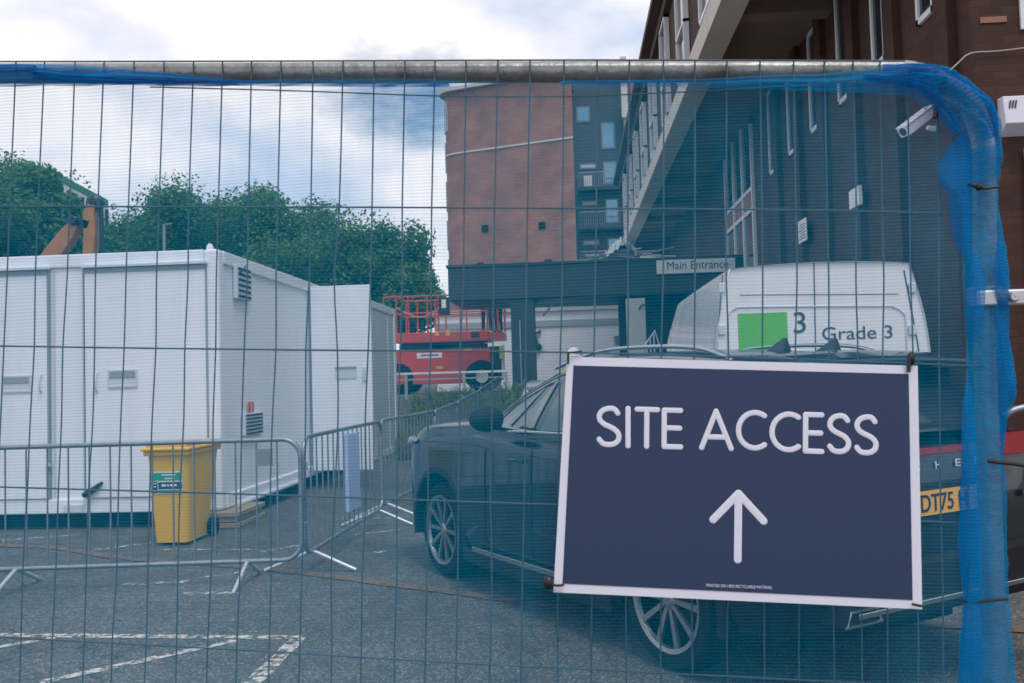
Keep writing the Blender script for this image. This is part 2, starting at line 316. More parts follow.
        if bevel:
            b = o.modifiers.new('bevel', 'BEVEL'); b.width = bevel; b.segments = 2; b.limit_method = 'ANGLE'
        if smooth and hasattr(me, 'set_sharp_from_angle'): me.set_sharp_from_angle(angle=R(40))
        return o

def tag(o, label=None, cat=None, group=None, kind=None):
    if label: o['label'] = label
    if cat: o['category'] = cat
    if group: o['group'] = group
    if kind: o['kind'] = kind
    return o
def empty(name, loc, label=None, cat=None, group=None, rz=0.0):
    o = bpy.data.objects.new(name, None); C.objects.link(o); o.location = loc; o.rotation_euler = (0, 0, rz); o.empty_display_size = 0.1
    return tag(o, label, cat, group)
def copy_tree(o, parent=None):
    c = o.copy(); C.objects.link(c); c.parent = parent
    for ch in list(o.children): copy_tree(ch, c)
    return c
def bake(o):
    dg = bpy.context.evaluated_depsgraph_get(); dg.update()
    me = bpy.data.meshes.new_from_object(o.evaluated_get(dg)); o.modifiers.clear(); o.data = me; return o
def cr(p0, p1, p2, p3, t):
    return 0.5 * ((2 * p1) + (p2 - p0) * t + (2 * p0 - 5 * p1 + 4 * p2 - p3) * t * t + (3 * p1 - p0 - 3 * p2 + p3) * t ** 3)
def spline(pts, k=6, closed=False):
    pts = [Vector(p) for p in pts]; n = len(pts); out = []
    rng = n if closed else n - 1
    for i in range(rng):
        if closed: q = [pts[(i + d) % n] for d in (-1, 0, 1, 2)]
        else: q = [pts[max(i - 1, 0)], pts[i], pts[i + 1], pts[min(i + 2, n - 1)]]
        for j in range(k): out.append(cr(*q, j / k))
    if not closed: out.append(pts[-1])
    return out
def interp(tab, x):                           # piecewise smooth table lookup
    tab = sorted(tab)
    if x <= tab[0][0]: return tab[0][1]
    if x >= tab[-1][0]: return tab[-1][1]
    for i in range(len(tab) - 1):
        if tab[i][0] <= x <= tab[i + 1][0]:
            t = (x - tab[i][0]) / (tab[i + 1][0] - tab[i][0])
            p = [tab[max(i - 1, 0)][1], tab[i][1], tab[i + 1][1], tab[min(i + 2, len(tab) - 1)][1]]
            return p[1] + (p[2] - p[1]) * (t * t * (3 - 2 * t)) if False else p[1] + (p[2] - p[1]) * t
def text(name, body, size, mt, parent, origin, xdir, ydir, depth=0.002, align='LEFT', width=None, local=False, bold=0.0):
    cu = bpy.data.curves.new(name, 'FONT'); cu.body = body; cu.size = size; cu.align_x = align; cu.extrude = depth; cu.offset = bold
    o = bpy.data.objects.new(name, cu); C.objects.link(o)
    dg = bpy.context.evaluated_depsgraph_get(); dg.update()
    me = bpy.data.meshes.new_from_object(o.evaluated_get(dg)); bpy.data.objects.remove(o)
    xd = Vector(xdir).normalized(); yd = Vector(ydir).normalized(); zd = xd.cross(yd)
    sx = 1.0
    if width:
        w = max(v.co.x for v in me.vertices) - min(v.co.x for v in me.vertices); sx = width / w
    off = Vector((0, 0, 0))
    if parent is not None and not local:
        r = parent
        while r.parent: r = r.parent
        off = Vector(r.location)
    for v in me.vertices: v.co = Vector(origin) + xd * v.co.x * sx + yd * v.co.y + zd * v.co.z - off
    me.materials.clear(); me.materials.append(mt)
    o = bpy.data.objects.new(name, me); C.objects.link(o); o.parent = parent; return o

# ------------------------------------------------------------------ world and sun
w = bpy.data.worlds.new('World'); S.world = w; w.use_nodes = True; nt = w.node_tree; L = nt.links
bg = nt.nodes['Background']; SUN_EL = R(63); SUN_AZ = R(152)       # azimuth clockwise from +Y
sky = N(nt, 'ShaderNodeTexSky', sky_type='NISHITA'); sky.sun_disc = False; sky.sun_elevation = SUN_EL; sky.sun_rotation = SUN_AZ
tc = N(nt, 'ShaderNodeTexCoord'); mp = N(nt, 'ShaderNodeMapping'); mp.inputs['Location'].default_value = (2.0, 0.9, 0.17); mp.inputs['Rotation'].default_value = (0, 0, R(-16)); mp.inputs['Scale'].default_value = (1, 1, 1.9); L.new(tc.outputs['Generated'], mp.inputs[0])
n1 = N(nt, 'ShaderNodeTexNoise'); n1.inputs['Scale'].default_value = 2.6; n1.inputs['Detail'].default_value = 9; n1.inputs['Roughness'].default_value = 0.55; L.new(mp.outputs[0], n1.inputs['Vector'])
r1 = N(nt, 'ShaderNodeValToRGB'); r1.color_ramp.elements[0].position = 0.295; r1.color_ramp.elements[1].position = 0.40; L.new(n1.outputs['Fac'], r1.inputs[0])
n2 = N(nt, 'ShaderNodeTexNoise'); n2.inputs['Scale'].default_value = 4.0; n2.inputs['Detail'].default_value = 7; L.new(mp.outputs[0], n2.inputs['Vector'])
r2 = N(nt, 'ShaderNodeValToRGB'); r2.color_ramp.elements[0].position = 0.38; r2.color_ramp.elements[0].color = (4.5, 5.3, 6.8, 1); r2.color_ramp.elements[1].position = 0.53; r2.color_ramp.elements[1].color = (7.9, 7.7, 7.95, 1)
L.new(n2.outputs['Fac'], r2.inputs[0])
mx = N(nt, 'ShaderNodeMix', data_type='RGBA'); L.new(r1.outputs[0], mx.inputs['Factor']); L.new(sky.outputs[0], mx.inputs['A']); L.new(r2.outputs[0], mx.inputs['B'])
L.new(mx.outputs['Result'], bg.inputs['Color']); bg.inputs['Strength'].default_value = 0.1
sl = bpy.data.lights.new('sun', 'SUN'); sl.energy = 1.1; sl.angle = R(22); sl.color = (1, 0.98, 0.96)
so = bpy.data.objects.new('sun', sl); C.objects.link(so)
sd = Vector((math.sin(SUN_AZ) * math.cos(SUN_EL), math.cos(SUN_AZ) * math.cos(SUN_EL), math.sin(SUN_EL)))
so.rotation_euler = sd.to_track_quat('Z', 'Y').to_euler(); so.location = (0, 0, 40)
S.view_settings.view_transform = 'Standard'; S.view_settings.look = 'None'; S.view_settings.exposure = 0.42; S.view_settings.gamma = 1
S.render.engine = 'CYCLES'
S.cycles.transparent_max_bounces = 32; S.cycles.max_bounces = 8

# ------------------------------------------------------------------ ground
def axis(lo, hi, step, far):
    a = [lo + i * step for i in range(int((hi - lo) / step) + 1)]
    return [-x for x in reversed(far)] + a + far
xs = [-2000, -600, -200, -80, -40, -24] + [-14 + 0.5 * i for i in range(57)] + [24, 40, 80, 200, 600, 2000]
ys = [-2000, -300, -60, -20, -6] + [0.5 * i for i in range(61)] + [40, 60, 100, 200, 500, 3000]
g = MB(); g.add([(x, y, gz(x, y)) for y in ys for x in xs], [(j * len(xs) + i, j * len(xs) + i + 1, (j + 1) * len(xs) + i + 1, (j + 1) * len(xs) + i) for j in range(len(ys) - 1) for i in range(len(xs) - 1)])
tag(g.build('ground', M['asphalt'], smooth=True), kind='structure')
def strip(mb, pts, wd, z):
    pts = [Vector((p.x, p.y, 0)) for p in pts]; vs = []
    for i, p in enumerate(pts):
        t = (pts[min(i + 1, len(pts) - 1)] - pts[max(i - 1, 0)]).normalized(); n = Vector((-t.y, t.x, 0))
        ww = wd * random.uniform(0.85, 1.15)
        for sgn in (-1, 1):
            q = p + n * sgn * ww / 2; vs.append((q.x, q.y, gz(q.x, q.y) + z))
    mb.add(vs, [(2 * i, 2 * i + 1, 2 * i + 3, 2 * i + 2) for i in range(len(pts) - 1)])
mk = MB()
for a, b, wd in [((-60, 635), (300, 638), .085), ((299, 638), (236, 700), .095), ((236, 641), (40, 683), .075), ((-10, 649), (55, 638), .06)]:
    A, B = G(*a), G(*b); strip(mk, [A.lerp(B, t / 10) for t in range(11)], wd, 0.004)
tag(mk.build('bay_marking', M['line']), kind='structure')
mk = MB()
for a, b, wd in [((122, 585), (190, 582), .09), ((182, 594), (240, 593), .08), ((-5, 541), (80, 535), .07), ((95, 550), (152, 543), .07), ((160, 550), (252, 550), .06), ((262, 552), (303, 545), .07), ((200, 578), (245, 572), .05), ((355, 535), (400, 530), .06), ((375, 553), (388, 551), .08), ((335, 520), (420, 517), .05)]:
    A, B = G(*a), G(*b); strip(mk, [A.lerp(B, t / 6) for t in range(7)], wd, 0.004)
tag(mk.build('faded_marking', M['line2']), kind='structure')
mk = MB(); sp = spline([G(*p) for p in [(-60, 543), (0, 546), (60, 549), (125, 559), (250, 568), (330, 577), (400, 586), (476, 596), (560, 607), (640, 613), (800, 620), (960, 627), (1080, 634)]], 5)
strip(mk, sp, .12, 0.008); tag(mk.build('asphalt_joint', M['seam']), kind='structure')

# ------------------------------------------------------------------ fence plane (about 1.5 m ahead, its right end a little nearer)
c0 = CAM + ray(738, 484) * 1.47
a49 = YAW - R(4.9)
ES = Vector((math.cos(a49), math.sin(a49), 0)); EN = Vector((math.sin(a49), -math.cos(a49), 0))   # EN points to the camera
def fp(px, py, off=0.0):
    d = ray(px, py); t = (c0 + EN * off - CAM).dot(EN) / d.dot(EN); return CAM + d * t
def fuv(p): return ((p - c0).dot(ES), p.z)

fence = empty('mesh_fence', (fp(450, 700).x, fp(450, 700).y, 0.05), 'weathered grey steel mesh fence panel spanning the foreground behind the sign', 'fence')
b = MB()
path = [fp(-420, 73), fp(-200, 73), fp(0, 73.5), fp(300, 73), fp(600, 72), fp(880, 71.5)] + [fp(*p) for p in [(905, 72), (930, 77), (952, 88), (970, 105), (980, 128), (984, 155)]]
post = [(984.5, 200), (985, 280), (985.5, 368), (989, 480), (993, 600), (997, 700), (1003, 860), (1008, 1010)]
b.tube(spline(path + [fp(*p) for p in post], 4), 0.0178, 14)
frame = b.build('frame', M['tube'], fence, smooth=True)
top = [16, 44.5, 75, 104, 134, 164, 193.5, 222.5, 251.5, 281, 313, 343, 374, 405, 435, 466, 498, 530, 564, 597, 629.5, 663.5, 695, 727, 760, 793.7, 824.4, 853, 880, 908, 936, 961]
bot = [-11, 19.5, 51, 82.5, 112, 144.5, 175, 207.5, 236.5, 267.5, 299, 330, 361, 394, 424, 456, 489, 521.5, 557, 591, 625, 660, 693, 728, 764.6, 800, 835, 862, 888, 918, 944, 971]
for k in range(1, 12): top.insert(0, 16 - 29.5 * k); bot.insert(0, -11 - 31 * k)
hor = [[(-350, 60.5), (0, 61.5), (300, 61), (600, 60), (905, 61)], [(-350, 201), (0, 206), (300, 207), (620, 208.6), (800, 210), (975, 214)], [(-350, 339), (0, 346), (300, 350), (600, 353), (980, 366)], [(-350, 476), (0, 487), (240, 494), (476, 502), (640, 508), (985, 524)], [(-350, 617), (0, 637), (240, 650), (476, 664), (720, 676), (995, 690)], [(-350, 780), (0, 800), (500, 835), (1000, 862)]]
rw = random.Random(3); b = MB()
for i, (t, q) in enumerate(zip(top, bot)):
    pts = []; yt = 61 if t < 905 else 70 + (t - 905) * 0.5
    for y in [yt, 206, 280, 348, 420, 492, 570, 645, 740, 830]:
        x = t + (q - t) * (y - 64) / 619.0; j = rw.uniform(-1.3, 1.3) if y > 62 else 0
        if t == 343 and y in (280, 420): j += 3.0 * (1 if y == 420 else -1)
        pts.append(fp(x + j, y, 0.019))
    b.tube(spline(pts, 3), 0.00135, 6)
for ln in hor:
    b.tube(spline([fp(x, y, 0.0225) for x, y in ln], 4), 0.00150, 6)
b.build('mesh_infill', M['wire'], fence, smooth=True)

# netting
net = empty('debris_netting', (fp(430, 700).x, fp(430, 700).y, 0.3), 'translucent blue knitted debris netting tied across the steel fence panel', 'netting')
b = MB()
def netp(u, v):
    px = -380 + u * (985 + 380); x = max(px, 0)
    ytop = 84 + 2.5 * math.sin(px * 0.013) if px < 930 else 84 + (px - 930) * 0.6
    py = ytop + (790 - ytop) * v
    p = fp(px, py, 0.012); s, t = fuv(p)
    o = 0.010 * mnoise.noise(Vector((s * 2.2, t * 3.0, 0.3))) + 0.006 * mnoise.noise(Vector((s * 7, t * 2, 4)))
    return p + EN * (0.015 + o * 0.5)
b.grid(netp, 150, 90, lambda u, v: (lambda p: (fuv(p)[0], fuv(p)[1] + 0.010 * mnoise.noise(Vector((fuv(p)[0] * 2, fuv(p)[1] * 4, 7)))))(netp(u, v)))
b.build('sheet', M['net'], net, smooth=True)
def ribbon(name, ed, mt, off, nv=6, amp=0.006, seed=0.0, nu=60):
    """strip between an upper and a lower edge (px), softly pleated"""
    up = spline([Vector((*e[0], 0)) for e in ed], 8); lo = spline([Vector((*e[1], 0)) for e in ed], 8); n = len(up) - 1
    def P(u, v):
        i = min(int(u * n), n - 1); f = u * n - i
        q = up[i].lerp(up[i + 1], f).lerp(lo[i].lerp(lo[i + 1], f), v)
        p = fp(q.x, q.y, off); s, t = fuv(p)
        bulge = math.sin(PI * min(1, max(0, v)))
        return p + EN * (amp * 1.6 * bulge + amp * math.sin(v * 14 + u * 9 + seed) * 0.5 + amp * mnoise.noise(Vector((s * 9, t * 9, seed))) + amp * 0.8 * abs(mnoise.noise(Vector((s * 26, t * 34, seed)))))
    bb = MB(); bb.grid(P, nu, nv * 3, lambda u, v: fuv(P(u, v))); return bb.build(name, mt, net, smooth=True)
ribbon('gathered_fold', [((-380, 58), (-380, 88)), ((-100, 62), (-100, 87)), ((0, 64), (0, 86.5)), ((40, 64.5), (40, 86)), ((80, 65), (80, 86)), ((130, 69.5), (130, 86)), ((190, 76), (190, 86)), ((260, 81.5), (260, 86)), ((330, 83), (330, 86.5)), ((450, 83.5), (450, 87))], M['netd'], 0.036, seed=1)
ribbon('gathered_fold', [((-380, 64), (-380, 80)), ((0, 65), (0, 73)), ((40, 69), (40, 80)), ((100, 76), (100, 84)), ((180, 81), (180, 86)), ((240, 83), (240, 86))], M['netd'], 0.041, seed=4)
ribbon('top_wrap', [((560, 82), (560, 86)), ((640, 80.5), (640, 86)), ((700, 79), (700, 88)), ((760, 76), (760, 90)), ((820, 73.5), (820, 92)), ((870, 69.5), (870, 94)), ((900, 65.5), (900, 96)), ((930, 66), (920, 102)), ((948, 76), (925, 112))], M['netm'], 0.032, seed=2)
def sleeve(name, tab, mt, seed, half=0.030, z0=0.0):
    ys = [t[0] for t in tab]
    def P(u, v):
        y = ys[0] + (ys[-1] - ys[0]) * v
        l = interp([(t[0], t[1]) for t in tab], y); r = interp([(t[0], t[2]) for t in tab], y)
        a = u * 2 * PI; cx = (l + r) / 2 + (r - l) / 2 * math.cos(a) + mnoise.noise(Vector((u * 6, y * 0.03, seed))) * 1.5 + mnoise.noise(Vector((u * 3, y * 0.07, seed + 5))) * 2.0
        return fp(cx, y, z0) + EN * (half * math.sin(a) * (1 + 0.4 * mnoise.noise(Vector((u * 5, y * 0.02, seed + 3)))) + 0.010 * abs(mnoise.noise(Vector((u * 16, y * 0.035 + u * 3, seed + 8)))))
    bb = MB(); bb.grid(P, 40, 90, lambda u, v: (u * 0.12, P(u, v).z)); return bb.build(name, mt, net, smooth=True)
sleeve('post_wrap', [(150, 966, 997), (187, 970, 994), (215, 967, 996), (250, 966, 1003), (290, 966, 1009), (330, 968, 1008), (368, 969, 1012), (395, 964, 1015), (420, 963, 1004), (456, 963, 1001), (500, 960, 1005), (540, 959, 1006), (600, 964, 1007), (640, 959, 1011), (700, 957, 1016), (800, 960, 1022)], M['netm'], 2.0)
bend = [((905, 66), (900, 92)), ((925, 65), (915, 100)), ((948, 72), (935, 110)), ((968, 86), (948, 122)), ((984, 99), (960, 134)), ((994, 113), (966, 148)), ((996, 132), (968, 165)), ((996, 155), (968, 175)), ((995, 178), (970, 186))]
ribbon('corner_wrap', bend, M['netm'], 0.022, amp=0.020, seed=5, nv=10, nu=110)
ribbon('corner_fold', [((880, 66), (880, 74)), ((915, 64), (912, 74)), ((945, 69), (938, 80)), ((970, 84), (960, 95)), ((990, 100), (976, 110)), ((996, 120), (980, 128)), ((992, 138), (984, 142))], M['netd'], 0.045, amp=0.010, seed=7)
ribbon('corner_fold', [((862, 76), (860, 82)), ((905, 80), (903, 88)), ((932, 90), (926, 100)), ((948, 108), (940, 118)), ((960, 130), (954, 136))], M['netd'], 0.045, amp=0.008, seed=9)
b = MB()
def flap(name, poly, off, mt, seed):
    c = sum((Vector((*p, 0)) for p in poly), Vector()) / len(poly); bd = spline([Vector((*p, 0)) for p in poly], 5, True); n = len(bd)
    def P(u, v):
        i = int(u * n) % n; q = c.lerp(bd[i], v); p = fp(q.x, q.y, off); s, t = fuv(p)
        return p + EN * (0.012 * (1 - v * v) + 0.008 * mnoise.noise(Vector((s * 14, t * 8, seed))))
    bb = MB(); bb.grid(P, n, 8, lambda u, v: fuv(P(u, v))); return bb.build(name, mt, net, smooth=True)
flap('loose_flap', [(968, 131), (952, 143), (939, 163), (938, 182), (946, 196), (949, 216), (954, 238), (961, 252), (969, 262), (972, 220), (971, 170)], 0.03, M['netd'], 1)
flap('loose_flap', [(975, 250), (968, 280), (966, 320), (972, 345), (980, 330), (984, 290)], 0.036, M['netd'], 3)
flap('loose_flap', [(992, 268), (1000, 240), (1006, 270), (1009, 300), (1004, 312), (996, 300)], 0.03, M['netd'], 6)
flap('loose_flap', [(994, 300), (1007, 320), (1012, 370), (1016, 395), (1006, 410), (1003, 450), (998, 420), (997, 360)], 0.028, M['netd'], 8)
flap('loose_flap', [(968, 380), (962, 420), (961, 480), (959, 560), (963, 600), (958, 700), (978, 700), (982, 600), (980, 500), (976, 420)], 0.036, M['netd'], 9)
b = MB(); b.tube(spline([fp(x, y, 0.022) for x, y in [(150, 87), (300, 91), (440, 96), (560, 96.5), (640, 94), (720, 90), (800, 85), (880, 80)]], 5), 0.0012, 6); b.build('hem_cord', M['seam'] if False else M['wire'], net)
def tie(name, pts, parent, off, r=0.0022):
    bb = MB(); bb.tube(spline([fp(x, y, off) for x, y in pts], 4), r, 8); return bb.build(name, M['black'], parent, smooth=True)
tie('cable_tie', [(968, 184), (976, 187), (985, 188.5), (995, 187), (999, 187)], net, 0.045)
bb = MB(); bb.ball(fp(979, 187, 0.048), 0.006); bb.build('tie_knot', M['black'], net, smooth=True)
tie('cable_tie', [(945, 78), (943, 90), (938, 104), (935, 118)], net, 0.044, 0.004)
tie('cable_tie', [(963, 601), (975, 602), (990, 600.5), (1008, 599)], net, 0.045)
tie('cable_tie', [(988, 461), (1000, 462.5), (1015, 464), (1030, 467)], net, 0.04, 0.003)

# coupler to the next panel
cp = empty('fence_coupler', fp(1000, 297), 'cast metal clamp joining the post to the next panel', 'clamp')
b = MB(); b.lathe([(0.0235, -0.016), (0.0265, -0.014), (0.0265, 0.014), (0.0235, 0.016)], 20, Matrix.Translation(fp(985, 297) + EN * 0.0)); b.build('collar', M['alu'], cp, smooth=True)
b = MB(); b.obox(fp(1018, 297, 0.026), ES * 0.062, EN * 0.004, Vector((0, 0, 0.0125))); b.obox(fp(1018, 297, -0.026), ES * 0.062, EN * 0.004, Vector((0, 0, 0.0125))); b.build('clamp_plate', M['alu'], cp, bevel=0.003)
bm_ = MB(); q = fp(1013, 297, 0.031); mt_ = Matrix.Translation(q) @ EN.to_track_quat('Z', 'Y').to_matrix().to_4x4()
bm_.lathe([(0.001, 0.008), (0.006, 0.008), (0.0085, 0.004), (0.009, 0)], 16, mt_); bm_.build('bolt_head', M['alu'], cp, smooth=True)

# ------------------------------------------------------------------ sign
TL, TR, BR, BL = fp(567, 357, 0.046), fp(917, 366, 0.046), fp(921.5, 609, 0.09), fp(553.5, 592, 0.09)
sn = ((TR - TL).cross(TL - BL)).normalized()
if sn.dot(CAM - TL) < 0: sn = -sn
sc_ = (TL + TR + BR + BL) / 4
def spn(px, py, off=0.0):
    d = ray(px, py); t = (sc_ + sn * off - CAM).dot(sn) / d.dot(sn); return CAM + d * t
corners = [(567, 357), (917, 366), (921.5, 609), (553.5, 592)]
sign = empty('access_sign', (sc_.x, sc_.y, spn(738, 600).z), 'navy sign with white lettering and upward arrow tied to the fence', 'sign')
b = MB(); b.prism([spn(*c, -0.003) for c in corners], sn * 0.003); b.build('board', M['signwhite'], sign)
inn = [(573.5, 365.5), (908.5, 374), (912.5, 600), (562.5, 583.5)]
b = MB(); b.prism([spn(*c, 0.0002) for c in inn], sn * 0.0008); b.build('print', M['navy'], sign)
def strokes(name, lines, wpx, mt):
    bb = MB(); r = wpx / 2 / FPX * (sc_ - CAM).dot(FW)
    for ln in lines:
        pts = [spn(x, y, 0.0) for x, y in ln]
        t = (pts[1] - pts[0]).normalized(); e = (pts[-1] - pts[-2]).normalized()
        P = []; RR = []
        for k in (0.0, 0.35, 0.65, 0.85): a = k * PI / 2; P.append(pts[0] - t * r * math.cos(a)); RR.append(max(0.03, math.sin(a)) * r)
        P += pts; RR += [r] * len(pts)
        for k in (0.85, 0.65, 0.35, 0.0): a = k * PI / 2; P.append(pts[-1] + e * r * math.cos(a)); RR.append(max(0.03, math.sin(a)) * r)
        k0 = len(bb.v); bb.tube(P, RR, 14, flat=sn)
        for i in range(k0, len(bb.v)):
            d = (bb.v[i] - sc_).dot(sn); bb.v[i] = bb.v[i] - sn * d + sn * (0.0014 + max(-0.4, min(1, d / r)) * 0.0006)
    return bb.build(name, mt, sign, smooth=True)
def arc(cx, cy, rx, ry, a0, a1, n=10): return [(cx + rx * math.cos(R(a0 + (a1 - a0) * i / n)), cy - ry * math.sin(R(a0 + (a1 - a0) * i / n))) for i in range(n + 1)]
def Sx(x0, x1, y0, y1, sk):
    cx = (x0 + x1) / 2; w_ = (x1 - x0) / 2 - 2.8; h_ = (y1 - y0) - 5.6; yt = y0 + 2.8
    pts = [(0.88, 0.13), (0.55, 0.02), (0.05, 0.0), (-0.55, 0.05), (-0.93, 0.18), (-0.88, 0.33), (-0.45, 0.44), (0.1, 0.51), (0.62, 0.59), (0.97, 0.72), (0.9, 0.88), (0.45, 0.98), (-0.1, 1.0), (-0.6, 0.97), (-0.97, 0.86)]
    return [(p.x, p.y) for p in spline([Vector((cx + a * w_, yt + c * h_ + sk * a * w_, 0)) for a, c in pts], 4)]
K = 0.026
def Cx(x0, x1, y0, y1): return arc((x0 + 2.8 + (x1 - x0) * 0.56), (y0 + y1) / 2, (x1 - x0) * 0.56, (y1 - y0) / 2 - 2.8, 55, 305, 22)
letters = [Sx(596, 621.8, 405.6, 447.4, K), [(628, 408.5), (628, 446)], [(637, 409.2), (657.5, 409.8)], [(646.8, 409.6), (646.5, 446.5)],
    [(680.5, 410.6), (664.2, 410.2), (664, 446.6), (680.5, 447)], [(664, 427.8), (679.5, 428.3)],
    [(701.5, 447.6), (716, 411.3), (731, 448.6)], [(706.5, 436.8), (726, 437.3)], Cx(735.5, 765, 409.8, 450.8), Cx(769, 799, 411.4, 452.6),
    [(821.5, 415), (805.5, 414.6), (805.2, 451), (821.5, 451.6)], [(805.5, 432.8), (820.5, 433.2)], Sx(826.5, 851.2, 413, 454.4, K), Sx(853.6, 878.6, 414.2, 455.6, K)]
lr = letters
letters2 = []
for ln in lr:
    if len(ln) == 4:                                    # E: split at corners so strokes stay square
        letters2 += [[ln[0], ln[1]], [ln[1], ln[2]], [ln[2], ln[3]]]
    elif len(ln) == 3: letters2 += [[ln[0], ln[1]], [ln[1], ln[2]]]
    else: letters2.append(ln)
strokes('lettering', letters2, 5.35, M['signwhite'])
strokes('arrow', [[(713, 519.5), (738.3, 493.5)], [(738.3, 493.5), (763.5, 521)], [(738.3, 494), (737.6, 559.5)]], 7.6, M['signwhite'])
xd = spn(772, 587) - spn(703, 584.5); text('small_print', 'PRINTED ON 100% RECYCLABLE MATERIAL', 0.0062, M['signwhite'], sign, spn(706, 586.6, 0.001), xd, sn.cross(xd), 0.0001, width=(spn(772, 588) - spn(706, 586)).length)
def stie(pts, r=0.002, off=0.006):
    bb = MB(); bb.tube(spline([spn(x, y, off) for x, y in pts], 4), r, 8); return bb.build('cable_tie', M['black'], sign, smooth=True)
stie([(568.5, 352), (568.2, 357), (568, 364)]); stie([(568, 353), (575, 352), (582, 351)], 0.0012)
stie([(912, 353), (909.5, 360), (908.5, 372)], 0.003); stie([(547, 583), (556, 585.5), (564, 585)]); stie([(912, 604), (918, 605.5), (922, 606)])
bb = MB(); bb.ball(spn(548.5, 583, 0.002), 0.0085, 10, 8, (1, 1, 1.3)); bb.build('tie_knot', M['black'], sign, smooth=True)
bb = MB(); bb.ball(spn(911, 359, 0.004), 0.006, 10, 8, (1, 1, 1.8)); bb.build('tie_knot', M['black'], sign, smooth=True)

# ------------------------------------------------------------------ site cabins
XC = atY(220, 380, 9.6).x; YC = 9.6
zt = atY(218, 248.5, YC).z; zb = atY(221, 511, YC).z
def cabin_body(b, x0, x1, y0, y1, zb, zt): b.box(x0, x1, y0, y1, zb, zt)
X0 = XC - 6.06; Y1 = YC + 6.06
cab = empty('site_cabin', (XC - 3, YC + 3, zb), 'long white steel site cabin raised on timber blocks behind the yellow bin', 'site cabin')
b = MB(); b.box(X0, XC - 0.03, YC + 0.03, Y1 - .03, zb + 0.02, zt - 0.02); b.build('body', M['cabin'], cab)
b = MB(); p = 0.17
for q in ((XC - p, XC, YC, YC + p), (X0, X0 + p, YC, YC + p), (XC - p, XC, Y1 - p, Y1)): b = MB(); b.box(*q, zb, zt); b.build('corner_post', M['cabin'], cab, bevel=0.03)
b = MB(); b.box(X0 + p, XC - p, YC + .002, YC + .1, zt - .15, zt - .002); b.box(X0 + p, XC - p, YC + .002, YC + .1, zb + .002, zb + .16)
b.box(XC - .1, XC - .002, YC + p, Y1 - p, zt - .15, zt - .002); b.box(XC - .1, XC - .002, YC + p, Y1 - p, zb + .002, zb + .15); b.build('rail', M['cabin'], cab, bevel=0.012)
def onface(px, py, off=0.0): return atY(px, py, YC - off)
def panel(pxl, pxr, name='shutter_door'):
    a = onface(pxl, 270); c = onface(pxr, 262)
    z1 = zt - 0.17; z0 = zb + .17
    bb = MB(); bb.box(a.x, c.x, YC - 0.018, YC + 0.05, z0, z1); d = bb.build(name, M['cabin'], cab, bevel=0.008)
    bb = MB(); bb.box(a.x - .02, c.x + .03, YC - 0.06, YC + 0.01, z1 + .004, z1 + .03); bb.build('drip_flashing', M['cabin2'], d)
    
    for xg in (a.x - .03, c.x + .002): bb = MB(); bb.box(xg + .006, xg + .02, YC - 0.012, YC + .03, z0, z1); bb.build('gap_shade_strip', M['greycab'], d)  # grey strips along the side joints, the gap's shade put into their colour
    bb = MB(); bb.box(a.x, c.x, YC - .03, YC - .019, z1 - .05, z1 - .002); bb.build('gap_shade_strip', M['greycab'], d)  # shadow of the flashing drawn as a grey strip across the door top
    return d, a.x, c.x
d1, xa, xb_ = panel(85, 205); d2, xc_, xd_ = panel(-110, 47)
def slot(px0, px1, py0, py1, parent):
    a = onface(px0, py1, .018); c = onface(px1, py0, .018); bb = MB()
    t = .02; y0 = YC - .0215
    bb.box(a.x - t, c.x + t, y0 - .012, y0, c.z, c.z + t); bb.box(a.x - t, c.x + t, y0 - .012, y0, a.z - t, a.z); bb.box(a.x - t, a.x, y0 - .0115, y0, a.z, c.z); bb.box(c.x, c.x + t, y0 - .0115, y0, a.z, c.z)
    bb.build('pull_frame', M['cabin2'], parent); bb = MB(); bb.box(a.x, c.x, y0 - .002, y0, a.z, c.z); bb.build('pull_recess', M['cabin2'], parent)
    bb = MB(); bb.box(a.x, c.x, y0 - .010, y0 - .004, (a.z + c.z) / 2 + .01, c.z - .002); bb.build('pull_lip', M['greycab'], parent)
slot(110, 136, 371, 386, d1); slot(4, 30, 377, 391, d2)
for px, py0, py1, pr in [(97, 372, 392, d1), (41, 374, 392, d2)]:
    bb = MB(); a = onface(px, py1, .03); c = onface(px, py0, .03); bb.tube([a, a + Vector((0, -.03, .03)), c + Vector((0, -.03, -.03)), c], .011, 8); bb.build('pull_handle', M['cabin2'], pr, smooth=True)
bb = MB()
for px in (53, 88): a = onface(px, 272); bb.box(a.x, a.x + .006, YC - .003, YC + .04, zb + .17, zt - .17)
bb.build('wall_seam', M['cabin2'], cab)
a = onface(94, 489, .05); bb = MB(); bb.tube(spline([a + Vector((-.12, 0, -.07)), a, a + Vector((.05, 0, .04)), a + Vector((.07, .04, .06))], 4), [.03, .034, .034, .03, .03, .028, .026, .024, .022, .02, .02, .02, .02][:13], 8); bb.build('vent_spout', M['black'], cab, smooth=True)
a = onface(49, 466, .02); bb = MB(); bb.ball(a, .03); bb.build('bung', M['greycab'], cab)
a = onface(72, 510, .02); bb = MB(); bb.box(a.x - .1, a.x + .12, YC - .012, YC, a.z - .03, a.z + .05); bb.build('cover_plate', M['cabin2'], cab)
a = atY(214, 246, YC + .25); bb = MB(); bb.lathe([(.04, 0), (.04, .03), (.03, .06), (.015, .075), (.001, .08)], 14, Matrix.Translation((XC - .14, YC + .12, zt))); bb.build('roof_cap', M['signwhite'], cab, smooth=True)
